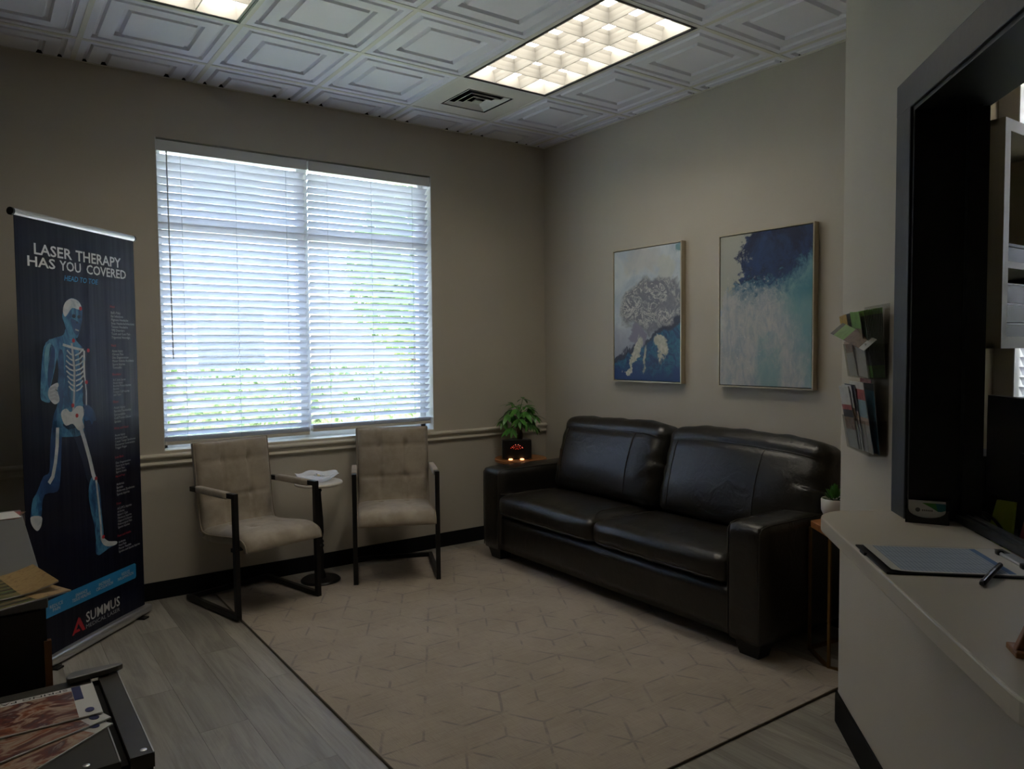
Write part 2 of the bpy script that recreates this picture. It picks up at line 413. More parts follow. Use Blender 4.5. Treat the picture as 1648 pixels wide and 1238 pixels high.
# ------------------------------------------------------------------ ceiling
ceil = tag(obj('ceiling', MB().box(XL, 0, YF, 0, H+.09, H+.11), DARK), 'white drop ceiling of embossed square tiles in a cream grid', 'ceiling', kind='structure')
def tile_mesh(x0, x1, y0, y1):
    """embossed tile, local origin at the centre of the full cell; clipped to the given local bounds"""
    a = T/2-.004
    rings = [(0, 0), (.040, 0), (.046, .015), (.058, .017), (.066, .001), (.128, .001), (.135, .018), (.150, .020), (.160, .002)]
    bm = bmesh.new(); prev = None
    for d, z in rings:
        h = a-d; vs = [bm.verts.new((sx*h, sy*h, z)) for sx, sy in ((-1, -1), (1, -1), (1, 1), (-1, 1))]
        if prev:
            for i in range(4): bm.faces.new((prev[i], vs[i], vs[(i+1) % 4], prev[(i+1) % 4]))
        prev = vs
    bm.faces.new(prev[::-1])
    for co, no in (((x0, 0, 0), (-1, 0, 0)), ((x1, 0, 0), (1, 0, 0)), ((0, y0, 0), (0, -1, 0)), ((0, y1, 0), (0, 1, 0))):
        bmesh.ops.bisect_plane(bm, geom=bm.verts[:]+bm.edges[:]+bm.faces[:], plane_co=co, plane_no=no, clear_outer=True)
    me = bpy.data.meshes.new('ceiling_tile'); bm.to_mesh(me); bm.free(); me.materials.append(TILE); return me
cols = [XF+T] + [XF-i*T for i in range(10)]; rows = [Y1+T] + [Y1-j*T for j in range(11)]
LIGHTS = {(2, 2), (2, 3), (5, 2), (5, 3)}; VENT = (2, 1)
cache = {}
for i in range(len(cols)-1):
    for j in range(len(rows)-1):
        xa, xb, ya, yb = cols[i+1], cols[i], rows[j+1], rows[j]
        if (i, j) in LIGHTS or (i, j) == VENT or xb < XL or yb < YF: continue
        cx, cy = (xa+xb)/2, (ya+yb)/2
        key = (round(max(-1, XL-cx), 3), round(min(1, -cx-.007), 3), round(max(-1, YF-cy), 3), round(min(1, -cy-.007), 3))
        key = tuple(max(-.4, min(.4, q)) for q in key)
        if key not in cache: cache[key] = tile_mesh(*key)
        o = link(bpy.data.objects.new('ceiling_tile', cache[key]), ceil); o.location = (cx, cy, H)
for x in cols[1:]:
    if x > XL: obj('grid_bar', MB().box(x-.012, x+.012, YF, 0, H-.002, H+.0015), BARM, ceil)
for i, y in enumerate(rows[1:]):
    if y > YF:
        cuts = [(XL, XF-5*T), (XF-4*T, XF-2*T), (XF-T, 0)] if i == 2 else [(XL, 0)]
        for xa, xb in cuts: obj('grid_bar', MB().box(xa, xb, y-.012, y+.012, H-.0025, H+.001), BARM, ceil)
for bx in (MB().box(XL, 0, -.014, 0, H-.002, H+.0005), MB().box(-.018, 0, YF, 0, H-.003, H+.0007), MB().box(XL, XL+.018, YF, 0, H-.003, H+.0007), MB().box(XL, 0, YF, YF+.018, H-.002, H+.0005)):
    obj('wall_angle', bx, BARM, ceil)

obj('plenum_shade', MB().box(XL, 0, -.002, -.0005, H+.001, H+.09), DARK, ceil)  # black plates paint the plenum shade behind the groove ends
obj('plenum_shade', MB().box(-.002, -.0005, YF, 0, H+.001, H+.09), DARK, ceil)

# fluorescent troffers
def emit_mat(name, col, s):
    m, nt, b, out = _nt(name); g = G(nt)
    b.inputs['Base Color'].default_value = (*col, 1); b.inputs['Emission Color'].default_value = (*col, 1); b.inputs['Emission Strength'].default_value = s
    return m
LAMPM = emit_mat('fluorescent_lamp_glow', LAMP_COL, LAMP)
LOUV = pm('grey_white_louvre', (.40, .395, .38), .4, var=.01)
FRAMED = pm('light_frame_gap_shade', (.03, .03, .034), .4)  # dark colour paints the shadow gap around the fixture
def make_light(label, x0, x1, y0, y1):
    t = thing('ceiling_light', label, 'ceiling light', ((x0+x1)/2, (y0+y1)/2, H), group='fluorescent ceiling lights')
    hx, hy = (x1-x0)/2-.012, (y1-y0)/2-.012
    fr = MB()
    fr.box(-hx, hx, -hy, -hy+.010, -.004, .085).box(-hx, hx, hy-.010, hy, -.004, .085).box(-hx, -hx+.010, -hy, hy, -.004, .085).box(hx-.010, hx, -hy, hy, -.004, .085)
    obj('light_frame', fr, FRAMED, t)
    rim = MB(); a, b = hx-.010, hy-.010
    rim.box(-a, a, -b, -b+.012, -.001, .08).box(-a, a, b-.012, b, -.001, .08).box(-a, -a+.012, -b, b, -.001, .08).box(a-.012, a, -b, b, -.001, .08)
    obj('reflector_rim', rim, LOUV, t)
    obj('lamp_panel', MB().box(-a, a, -b, b, .078, .084), LAMPM, t)
    a -= .012; b -= .012
    def blade(L):
        m = MB(); pr = [(-.002, 0), (.002, 0), (.004, .02), (.010, .045), (.021, .066), (-.021, .066), (-.010, .045), (-.004, .02)]
        n = len(pr); m.add([(-L, y, z) for y, z in pr] + [(L, y, z) for y, z in pr], [tuple(range(n-1, -1, -1)), tuple(range(n, 2*n))] + [(i, (i+1) % n, n+(i+1) % n, n+i) for i in range(n)]); return m
    ms = blade(a).mesh('louvre_blade', LOUV); ml = blade(b).mesh('louvre_blade', LOUV)
    for i in range(1, 6):
        o = link(bpy.data.objects.new('louvre_blade', ms), t); o.location = (0, -b+2*b*i/6, 0)
    for i in range(1, 3):
        o = link(bpy.data.objects.new('louvre_blade', ml), t); o.location = (-a+2*a*i/3, 0, .0005); o.rotation_euler = (0, 0, PI/2)
    return t
make_light('lit louvred ceiling light next to the air vent', XF-2*T, XF-T, Y1-3*T, Y1-T)
make_light('lit louvred ceiling light on the banner side of the room', XF-5*T, XF-4*T, Y1-3*T, Y1-T)


# air vent
vx, vy = XF-1.5*T, Y1-.5*T
v = thing('air_vent', 'square four-way ceiling air vent with dark gaps', 'air vent', (vx, vy, H))
p = MB(); a, b = T/2-.012, .165
p.box(-a, a, -a, -b, 0, .006).box(-a, a, b, a, 0, .006).box(-a, -b, -b, b, 0, .006).box(b, a, -b, b, 0, .006)
obj('vent_panel', p, CREAM, v)
obj('vent_duct', MB().add([(-b, -b, 0), (b, -b, 0), (b, b, 0), (-b, b, 0), (-b, -b, .085), (b, -b, .085), (b, b, .085), (-b, b, .085)], [(0, 1, 5, 4), (1, 2, 6, 5), (2, 3, 7, 6), (3, 0, 4, 7), (4, 5, 6, 7)]), DARK, v)
for ro, zo in ((.152, .002), (.112, -.001), (.072, -.004)):
    m = MB(); ri = ro-.022; q = []
    for h, z in ((ro, zo), (ri, zo+.014), (ri-.002, zo+.012), (ro-.002, zo-.002)): q += [(-h, -h, z), (h, -h, z), (h, h, z), (-h, h, z)]
    m.add(q, [(r*4+i, r*4+(i+1) % 4, ((r+1) % 4)*4+(i+1) % 4, ((r+1) % 4)*4+i) for r in range(4) for i in range(4)])
    obj('vent_vane', m, CREAM, v)
m = MB(); h = .030
m.add([(-h, -h, -.006), (h, -h, -.006), (h, h, -.006), (-h, h, -.006), (0, 0, .02)], [(3, 2, 1, 0), (0, 1, 4), (1, 2, 4), (2, 3, 4), (3, 0, 4)])
obj('vent_centre', m, CREAM, v)

# ------------------------------------------------------------------ windows and blinds
def window(name, label, x0, x1, z0, z1, mull, trans, loc, rz):
    t = thing(name, label, 'window', loc, rz, kind='structure')
    f = MB(); fy0, fy1, fwid = .115, .17, .045
    f.box(x0, x1, fy0, fy1, z0, z0+.05).box(x0, x1, fy0, fy1, z1-fwid, z1).box(x0, x0+fwid, fy0, fy1, z0, z1).box(x1-fwid, x1, fy0, fy1, z0, z1)
    obj('window_frame', f, WHITE, t, bevel=.004)
    xs = [x0+fwid] + mull + [x1-fwid]; zs = [z0+.05] + trans + [z1-fwid]
    for mx in mull: obj('mullion', MB().box(mx-.035, mx+.035, fy0-.004, fy1, z0+.05, z1-fwid), WHITE, t, bevel=.004)
    for tz in trans: obj('transom', MB().box(x0+fwid, x1-fwid, fy0+.002, fy1-.002, tz-.03, tz+.03), WHITE, t, bevel=.004)
    for i in range(len(xs)-1):
        for j in range(len(zs)-1):
            obj('pane', MB().box(xs[i], xs[i+1], .14, .145, zs[j], zs[j+1]), GLASS, t)
    li = MB(); li.box(x0-.001, x0+.004, 0, .115, z0, z1).box(x1-.004, x1+.001, 0, .115, z0, z1)
    obj('jamb_liner', li, WHITE, t)
    obj('window_sill', MB().box(x0, x1, -.002, .115, z0-.002, z0+.014), TRIM, t, bevel=.003)
    return t
window('window_1', 'large white framed four-pane window behind the beige chairs', WX0, WX1, WZ0, WZ1, [-1.895], [2.165], (0, 0, 0), 0)
window('window_2', 'white framed window behind the reception office cabinet', -OY1, -OY0, OZ0, OZ1, [(-OY0-OY1)/2], [], (0, 0, 0), -PI/2)

TILT = math.radians(37); PITCHB = .0428
CORD = pm('blind_cord', (.6, .62, .66), .7)
def blind(label, x0, x1, z0, z1, rz=0., wand=True, extra=0., tilt=TILT):
    """x0..x1 in the window's own frame; the blind hangs just inside the wall face"""
    ca, sa = math.cos(rz), math.sin(rz); cx = (x0+x1)/2; yb = .052
    t = thing('window_blind', label, 'window blind', (cx*ca-yb*sa, cx*sa+yb*ca, z0), rz, group='horizontal window blinds')
    hw = (x1-x0)/2; top = z1-z0
    obj('valance', MB().box(-hw, hw, -.050, -.040, top-.072, top-.010), WHITE, t, bevel=.003)
    obj('head_rail', MB().box(-hw+.004, hw-.004, -.028, .022, top-.058, top-.006), WHITE, t)
    zz = top-.098; n = 0
    c, s_ = math.cos(tilt)*.025, math.sin(tilt)*.025
    m = MB(); L = hw-.005; th = .0028
    pr = [(-c, s_), (-c*.5, s_*.5+.0016), (0, .0022), (c*.5, -s_*.5+.0016), (c, -s_), (c, -s_-th), (c*.5, -s_*.5+.0016-th), (0, .0022-th), (-c*.5, s_*.5+.0016-th), (-c, s_-th)]
    k = len(pr)
    m.add([(-L, y, z) for y, z in pr] + [(L, y, z) for y, z in pr], [tuple(range(k)), tuple(range(2*k-1, k-1, -1))] + [(i, k+i, k+(i+1) % k, (i+1) % k) for i in range(k)])
    me = m.mesh('slat', SLAT)
    bot = .075+extra
    while zz > bot:
        o = link(bpy.data.objects.new('slat', me), t); o.location = (random.uniform(-.001, .001), 0, zz); o.rotation_euler = (random.uniform(-.03, .03), 0, 0)
        zz -= PITCHB; n += 1
    flat = MB().box(-L, L, -.025, .025, 0, .003).mesh('stacked_slat', SLAT)
    for i in range(5):
        o = link(bpy.data.objects.new('stacked_slat', flat), t); o.location = (0, random.uniform(-.002, .002), .0385+extra+i*.0052)
    obj('bottom_rail', MB().box(-L, L, -.026, .026, .016+extra, .037+extra), pm('blind_rail_cream', (.62, .58, .50), .4), t, bevel=.004)
    for lx in (-hw+.13, 0, hw-.13):
        for ly in (-.027, .027): obj('ladder_cord', MB().tube([(lx, ly, .03+extra), (lx, ly, top-.06)], .0011, 5), CORD, t)
    if wand:
        obj('tilt_wand', MB().tube([(-hw+.05, -.058, top-.07), (-hw+.056, -.060, top-1.25)], .0036, 6), CORD, t)
    return t
blind('white slatted blind with tilt wand over the window half beside the banner', WX0+.006, -1.899, WZ0+.012, WZ1, extra=.012)
blind('white slatted blind over the window half closer to the sofa corner', -1.889, WX1-.006, WZ0+.012, WZ1, wand=False, extra=.028)
blind('white slatted blind seen through the reception opening', -OY1+.006, -OY0-.006, OZ0+.012, OZ1, -PI/2, wand=False, tilt=math.radians(44))

# ------------------------------------------------------------------ outside
GRASS = pm('lawn_grass', (.10, .20, .04), .9, col2=(.17, .27, .07), vscale=8, bump=.02, bscale=30)
CONC = pm('sunlit_concrete', (.66, .64, .60), .85, var=.06, vscale=1.5)
SIDING = pm('grey_blue_siding', (.40, .43, .50), .7, var=.04, vscale=2)
DKWIN = pm('dark_window_glass', (.05, .06, .08), .15, var=.1)
HEDGE = pm('hedge_leaf', (.05, .10, .03), .4, col2=(.30, .38, .20), vscale=16)
tag(obj('ground', MB().box(-40, 40, .2, 60, -.30, -.20), GRASS), 'green lawn outside the window', 'lawn', kind='structure')
tag(obj('path', MB().box(-40, 40, 3.8, 8.2, -.20, -.17), CONC), 'pale concrete drive beyond the hedge outside', 'path', kind='structure')
tag(obj('walkway', MB().box(-40, 40, .2, 2.5, -.20, -.17), CONC), 'pale concrete walkway added under the window outside to bounce sun onto the ceiling', 'path', kind='structure')  # pale surface added as a bounce for sun up through the blinds
bl = thing('neighbour_building', 'grey-blue sided building seen through the window blinds', 'building', (-3.5, 9., -.2))
obj('wall', MB().box(-9, 4.6, 0, 6, 0, 6.2), SIDING, bl)
for i in range(26): obj('siding_board', MB().box(-9, 4.62, -.02, 0, .1+i*.235, .31+i*.235), SIDING, bl)
obj('roof', MB().box(-9.5, 5.2, -.7, 6.5, 6.2, 6.45), pm('roof_edge_white', (.6, .6, .6), .6), bl)
for wx_ in (.6, 2.9):
    f = obj('window', MB().box(wx_, wx_+1.3, -.05, 0, 1.0, 2.6), WHITE, bl); obj('pane', MB().box(wx_+.08, wx_+1.22, -.06, -.05, 1.08, 2.52), DKWIN, f)
    f = obj('window', MB().box(wx_, wx_+1.3, -.05, 0, 3.9, 5.4), WHITE, bl); obj('pane', MB().box(wx_+.08, wx_+1.22, -.06, -.05, 3.98, 5.32), DKWIN, f)
def foliage(pts, size, mat, parent, name='foliage'):
    m = MB()
    for p in pts:
        d = Vector((random.gauss(0, 1), random.gauss(0, 1), random.gauss(0, 1))).normalized(); a = d.orthogonal().normalized(); b = d.cross(a)
        s = size*random.uniform(.6, 1.3); p = Vector(p)
        m.add([p-a*s, p-b*s*.45, p+a*s, p+b*s*.45], [(0, 1, 2, 3)])
    return obj(name, m, mat, parent)
def hedge(label, x0, x1, y0, y1, h):
    t = thing('hedge', label, 'hedge', ((x0+x1)/2, (y0+y1)/2, -.2))
    hx, hy = (x1-x0)/2, (y1-y0)/2
    obj('hedge_core', MB().rbox((0, 0, h/2), (hx-.06, hy-.06, h/2-.04), .15, (16, 6, 5)), HEDGE, t)
    pts = []
    for i in range(5200):
        u = random.random(); x = random.uniform(-hx, hx)
        if u < .55: pts.append((x, -hy+random.uniform(-.04, .06), random.uniform(.02, h)))
        else: pts.append((x, random.uniform(-hy, hy), h+random.uniform(-.06, .05)))
    foliage(pts, .055, HEDGE, t)
hedge('tall dark hedge added outside the reception office window to block daylight', .9, 1.75, -6.2, -1.9, 2.2)  # added to cut the daylight reaching the office
hedge('clipped green hedge just outside the window', -4.2, 2.6, 2.6, 3.7, 1.40)
tr = thing('tree', 'leafy green tree outside the window on the sofa side', 'tree', (3.1, 7.9, -.2))
obj('trunk', MB().tube([(0, 0, 0), (.05, 0, 1.2), (-.03, .05, 2.6), (.1, 0, 3.8)], [.13, .11, .09, .05], 8), BARK, tr, smooth=True)
pts = []
for i in range(4200):
    d = Vector((random.gauss(0, 1), random.gauss(0, 1), random.gauss(0, 1))).normalized()*random.random()**.4
    pts.append((d.x*1.25, d.y*1.1, 3.1+d.z*1.7))
foliage(pts, .12, pm('tree_leaf', (.09, .18, .03), .5, col2=(.22, .34, .08), vscale=2), tr)

# ------------------------------------------------------------------ rug
rg = MB().rbox((0, 0, .006), (.95, 1.40, .006), .005, (4, 4, 3))
rug = tag(put(obj('area_rug', rg, RUG), (-1.60, -1.55, 0)), 'beige area rug with a faint geometric line pattern under the sofa', 'rug')
e = MB(); e.tube([(-.95, -1.40, .005), (.95, -1.40, .005), (.95, 1.40, .005), (-.95, 1.40, .005)], .0055, 6, closed=True)
obj('bound_edge', e, pm('rug_binding', (.10, .082, .062), .9, var=.2), rug)
RT = .012

# ------------------------------------------------------------------ leather sofa
so = thing('leather_sofa', 'dark brown leather two-cushion sofa along the wall with the framed art', 'sofa', (-.46, -1.53, 0))
def sp(m, name, mat=LEATHER, smooth=True, **k): return obj(name, m, mat, so, smooth=smooth, world=True, **k)
SY0, SY1, AW = -.415, -2.628, .186      # outer ends and arm width
sp(MB().rbox((-.455, (SY0+SY1)/2, .20), (.395, 1.07, .115), .015, (6, 10, 4)), 'sofa_base')
def armfn(p):
    z = p.z
    return (p.x, p.y*(1+.03*max(0, 1-(abs(z-.02)/.27)**2)), z + .006*max(0, 1-(p.y/.09)**2)*(1 if z > .2 else 0))
for i, yc in enumerate((SY0-AW/2, SY1+AW/2)):
    a = sp(MB().rbox((-.46, yc, .350), (.412, AW/2+.002, .272), .028, (10, 8, 12), armfn), 'armrest')
    sg = 1 if i == 0 else -1
    s = MB()
    for yy in (yc-AW/2+.008, yc+AW/2-.008):
        s.tube([(-.868, yy, .10), (-.870, yy, .35), (-.868, yy, .592), (-.85, yy, .613), (-.80, yy, .620), (-.12, yy, .620)], .0028, 6)
    obj('seam', s, SEAM, a, smooth=True, world=False).location = (0, 0, 0)
    l = so.location; me = a.children[0].data
    for vtx in me.vertices: vtx.co -= l
sp(MB().rbox((-.115, (SY0+SY1)/2, .44), (.075, 1.09, .37), .04, (4, 16, 8)), 'back_frame')
def seatfn(h):
    def f(p):
        x, y, z = p
        fx = max(0, 1-(x/h[0])**2); fy = max(0, 1-(y/h[1])**4)
        z2 = z + (.030*fx*fy if z > 0 else 0)
        wr = .0022*math.sin(y*38+3*math.sin(x*9))*(1-min(1, abs(x+h[0])/.18)) if x < -h[0]+.18 else 0
        return (x - (.014*fy*max(0, 1-(z/h[2])**2) if x < 0 else 0), y*(1+.004*max(0, 1-(z/h[2])**2)), z2+wr)
    return f
ym = -1.521; yl, yr = SY0-AW-.002, SY1+AW+.002
for (a, b) in ((yl, ym+.003), (ym-.003, yr)):
    h = (.26, abs(a-b)/2, .069); c = (-.625, (a+b)/2, .388)
    s_ = sp(MB().rbox(c, h, .045, (16, 24, 8), seatfn(h)), 'seat_cushion')
    sm = MB()
    for sgn in (1, -1):
        yv = h[1]*.80*sgn
        pts = []
        for q in range(15):
            x = -h[0]+.03 + q*(2*h[0]-.08)/14
            yy = yv + sgn*.0 + (.10*sgn*max(0, 1-q/5.)**2*1.0)
            p = seatfn(h)(Vector((x, yy, h[2]))); pts.append((p[0]+c[0]-l.x, p[1]+c[1]-l.y, p[2]+c[2]-l.z+.0008))
        sm.tube(pts, .0026, 6)
    for zz in (-h[2]*.62,):
        pts = []
        for q in range(13):
            y = -h[1]+.05+q*(2*h[1]-.1)/12; p = seatfn(h)(Vector((-h[0], y, zz))); pts.append((p[0]+c[0]-l.x-.001, p[1]+c[1]-l.y, p[2]+c[2]-l.z))
        sm.tube(pts, .0026, 6)
    obj('seam', sm, SEAM, s_, smooth=True)
RB = Matrix.Rotation(math.radians(15), 3, 'Y')
def backfn(h, seed):
    rnd = random.Random(seed); ph = [rnd.uniform(0, 6) for _ in range(6)]
    def f(p):
        x, y, z = p
        fy = max(0, 1-(y/h[1])**4); fz = max(0, 1-((z+.03)/h[2])**2)
        x2 = x
        if x < 0: x2 -= .045*fy*max(0, 1-((z+.04)/h[2])**2)
        zt = h[2]-.095
        groove = math.exp(-((z-zt)/.016)**2)*.012
        if x < 0: x2 += groove*fy
        top = max(0, (z-zt)/(h[2]-zt))
        wr = .0035*math.sin(y*24+ph[0]+2*math.sin(z*12))*top + .002*math.sin(y*47+ph[1])*top
        edge = abs(y/h[1])**6
        if x < 0: x2 += .005*math.sin(z*55+ph[2]+y*20)*edge*(1 if abs(y) < h[1]*.985 else .3) + wr
        z2 = z - .028*abs(y/h[1])**5*(1 if z > 0 else 0) + (wr*.9 if z > 0 else 0) + (.006*math.sin(y*5+ph[3]))*(1 if z > 0 else 0)
        return (x2, y, z2)
    return f
for i, (a, b) in enumerate(((-.640, -1.585), (-1.599, -2.620))):
    h = (.105, abs(a-b)/2, .262); c = (-.300, (a+b)/2, .705)
    fn = backfn(h, i+3)
    s_ = sp(MB().rbox(c, h, .070, (10, 44, 34), fn, RB), 'back_cushion')
    sm = MB()
    def surf(y, z):
        p = RB @ Vector(fn(Vector((-h[0], y, z)))); return (p.x+c[0]-l.x-.0022, p.y+c[1]-l.y, p.z+c[2]-l.z)
    zt = h[2]-.095
    sm.tube([surf(-h[1]*.88+q*h[1]*1.76/24, zt+.004) for q in range(25)], .0030, 6)
    for fy in ((.80, -.52) if i == 0 else (.80, -.34)):
        sm.tube([surf(h[1]*fy, zt-.004-q*(zt+h[2]-.05)/12) for q in range(13)], .0026, 6)
    obj('seam', sm, SEAM, s_, smooth=True)
for (x, y) in ((-.79, SY0-.09), (-.79, SY1+.09), (-.12, SY0-.09), (-.12, SY1+.09)):
    z0 = RT if x < -.64 else .0
    f = MB(); f.add([(x+sx*.038, y+sy*.050, z0) for sx, sy in ((-1, -1), (1, -1), (1, 1), (-1, 1))] + [(x+sx*.055, y+sy*.072, .088) for sx, sy in ((-1, -1), (1, -1), (1, 1), (-1, 1))], [(3, 2, 1, 0), (4, 5, 6, 7)] + [(i, (i+1) % 4, 4+(i+1) % 4, 4+i) for i in range(4)])
    sp(f, 'sofa_foot', BLACKM, smooth=False)

# ------------------------------------------------------------------ upholstered armchairs
def sqbar(m, a, b, s=.0135):
    a, b = Vector(a), Vector(b); t = (b-a).normalized()
    u = Vector((1, 0, 0)) if abs(t.x) < .9 else Vector((0, 1, 0)); w_ = t.cross(u).normalized()
    m.add([p+u*s*i+w_*s*j for p in (a, b) for i, j in ((-1, -1), (1, -1), (1, 1), (-1, 1))], [(3, 2, 1, 0), (4, 5, 6, 7)] + [(i, (i+1) % 4, 4+(i+1) % 4, 4+i) for i in range(4)])
def bez(P, t):
    # Catmull-Rom through P
    n = len(P)-1; f = min(t*n, n-1e-6); i = int(f); u = f-i
    p = [Vector(P[max(0, min(n, i+k))]) for k in (-1, 0, 1, 2)]
    return .5*((2*p[1]) + (p[2]-p[0])*u + (2*p[0]-5*p[1]+4*p[2]-p[3])*u*u + (3*p[1]-p[0]-3*p[2]+p[3])*u**3)
def pad(profile, hw, buttons, hseams, vseams, thick, nt_=30, nx=28, bulge=.012):
    """padded panel swept along profile (y,z), width 2*hw, tufted on its upper side"""
    up_, lo = [], []
    m = MB(); P = [(0, y, z) for y, z in profile]
    for i in range(nt_+1):
        t = i/nt_; p = bez(P, t); d = (bez(P, min(1, t+.01))-bez(P, max(0, t-.01))).normalized(); nrm = Vector((0, -d.z, d.y))
        for j in range(nx+1):
            x = -1+2*j/nx
            e_ = (1-abs(x)**8)*(1-abs(2*t-1)**10)
            h = thick*.5 + (thick*.5+bulge*(1-x*x)*(1-(2*t-1)**4))*e_**.5
            for bt, bx in buttons: h -= .020*math.exp(-(((t-bt)/.045)**2+((x-bx)/.06)**2))
            for st in hseams: h -= .0065*math.exp(-((t-st)/.014)**2)*(1-x**10)
            for sx in vseams: h -= .0045*math.exp(-((x-sx)/.022)**2)
            up_.append(p + Vector((x*hw, 0, 0)) + nrm*max(.004, h)); lo.append(p+Vector((x*hw*.985, 0, 0))-nrm*.014)
    k = nx+1; N = len(up_); F = []
    for i in range(nt_):
        for j in range(nx):
            a = i*k+j; F += [(a, a+1, a+k+1, a+k), (N+a, N+a+k, N+a+k+1, N+a+1)]
    for i in range(nt_):
        a = i*k; b = a+nx; F += [(a, a+k, N+a+k, N+a), (b, N+b, N+b+k, b+k)]
    for j in range(nx):
        a = j; b = nt_*k+j; F += [(a, N+a, N+a+1, a+1), (b, b+1, N+b+1, N+b)]
    m.add(up_+lo, F); return m, [up_[i*k] for i in range(nt_+1)], [up_[i*k+nx] for i in range(nt_+1)], up_[:k], up_[-k:]
PIPE = pm('suede_piping', (.30, .25, .19), .8, var=.05)
def make_chair():
    c = thing('armchair', '', 'chair')
    hw = .248
    for s in (-1, 1):
        x = s*hw
        m = MB(); sqbar(m, (x, -.275, .013), (x, -.268, .664)); obj('leg', m, BLACKM, c, bevel=.002)
        m = MB(); sqbar(m, (x, -.289, .0135), (x, .262, .0135)); obj('runner', m, BLACKM, c, bevel=.002)
        m = MB(); sqbar(m, (x, -.282, .651), (x, .190, .640)); ar = obj('arm_rail', m, BLACKM, c, bevel=.002)
        obj('arm_pad', MB().rbox((x, -.045, .6465), (.0175, .165, .0185), .006, (4, 6, 4)), SUEDE, ar, smooth=True)
        m = MB(); sqbar(m, (x, -.262, .360), (x-s*.035, -.215, .360), .010); obj('seat_bracket', m, BLACKM, c)
    m = MB(); sqbar(m, (-hw+.013, .249, .0135), (hw-.013, .249, .0135)); obj('rear_crossbar', m, BLACKM, c, bevel=.002)
    m = MB(); sqbar(m, (-hw+.014, -.20, .352), (hw-.014, -.20, .352), .010); obj('seat_crossbar', m, BLACKM, c)
    sw = .228
    st, l0, r0, f0, b0 = pad([(-.318, .352), (-.305, .385), (-.24, .398), (-.08, .382), (.06, .372), (.135, .385)], sw, [(.50, -.36), (.50, .36), (.80, -.36), (.80, .36)], [], [], .05, 30, 36)
    obj('seat', st, SUEDE, c, smooth=True)
    bk, l1, r1, f1, b1 = pad([(.12, .372), (.160, .43), (.180, .55), (.194, .68), (.212, .82), (.222, .888)], sw, [(.44, -.36), (.44, .36), (.73, -.36), (.73, .36)], [.44, .73], [-.36, .36], .05, 48, 40, .010)
    obj('backrest', bk, SUEDE, c, smooth=True)
    pp = MB()
    pp.tube([p+Vector((-.003, 0, 0)) for p in reversed(l0)] + [p for p in f0[1:-1]] + [p+Vector((.003, 0, 0)) for p in r0], .0042, 6)
    pp.tube([p+Vector((-.003, 0, 0)) for p in l1] + [p for p in b1[1:-1]] + [p+Vector((.003, 0, 0)) for p in reversed(r1)], .0042, 6)
    obj('piping', pp, PIPE, c, smooth=True)
    return c
ch = make_chair()
g_ = 'beige tufted armchairs by the window'
put(ch, (-2.395, -.331, RT+.0005), math.radians(14))
tag(ch, 'beige tufted armchair with black sled frame beside the banner', 'chair', g_)
ch2 = copy_tree(ch)
tag(put(ch2, (-1.49, -.325, RT+.0005), math.radians(-24)), 'beige tufted armchair with black sled frame between the pedestal table and the sofa', 'chair', g_)

# ------------------------------------------------------------------ pedestal table and bowl between the chairs
pt = thing('pedestal_table', 'small round white-topped table on a turned black pedestal', 'table', (-1.965, -.262, RT))
obj('table_top', MB().lathe([(.01, .588), (.128, .588), (.141, .594), (.143, .602), (.138, .610), (.01, .611)], 48), pm('white_marble_top', (.68, .64, .57), .3, var=.05, vscale=9), pt, auto=.6)
obj('pedestal', MB().lathe([(.012, .012), (.034, .014), (.030, .040), (.018, .075), (.020, .13), (.023, .17), (.017, .20), (.025, .215), (.017, .228), (.024, .240), (.016, .255), (.024, .30), (.022, .38), (.014, .50), (.012, .545), (.018, .555), (.012, .565), (.030, .588)], 24), BLACKM, pt, auto=.9)
obj('pedestal_base', MB().lathe([(.118, 0), (.120, .006), (.112, .014), (.03, .020), (.01, .021)], 40), BLACKM, pt, auto=.6)
bo = thing('plastic_bowl', 'clear crinkled plastic bowl of wrapped white sweets on the pedestal table', 'bowl', (-1.975, -.262, RT+.611))
m = MB(); nA = 48; pr = [(.045, 0), (.07, .004), (.095, .022), (.125, .046), (.132, .048), (.124, .049), (.092, .026), (.066, .008), (.0, .005)]
for i, (r, z) in enumerate(pr):
    for j in range(nA):
        a = 2*PI*j/nA; rr = r*(1+.03*math.sin(a*12)*(r/.13)**2); m.V.append((rr*math.cos(a), rr*math.sin(a)*.85, z+.006*math.sin(a*5)*(r/.13)**3))
for i in range(len(pr)-1):
    for j in range(nA): m.F.append((i*nA+j, i*nA+(j+1) % nA, (i+1)*nA+(j+1) % nA, (i+1)*nA+j))
obj('bowl', m, PLASTIC, bo, smooth=True)
SWEET = [pm('wrapper_white', (.72, .74, .78), .3, var=.03), pm('wrapper_cream', (.70, .62, .46), .35, var=.05)]
for i in range(20):
    a = random.uniform(0, 6.28); r = .088*math.sqrt(random.random()); z = RT+.611+.020+.012*random.random()+(.010 if r < .045 else 0)
    mm = MB().rbox((0, 0, 0), (.013, .009, .007), .005, (4, 4, 4))
    mm.add([(.011, 0, 0), (.021, .008, .003), (.021, -.008, -.003)], [(0, 1, 2)]).add([(-.011, 0, 0), (-.021, .008, -.003), (-.021, -.008, .003)], [(0, 1, 2)])
    o = tag(obj('sweet', mm, SWEET[i % 5 == 0], smooth=True), 'small wrapped sweet lying in the clear plastic bowl', 'sweet', 'sweets in the plastic bowl')
    o.location = (-1.975+r*math.cos(a), -.262+.85*r*math.sin(a), z); o.rotation_euler = (random.uniform(-.4, .4), random.uniform(-.4, .4), random.uniform(0, 6))

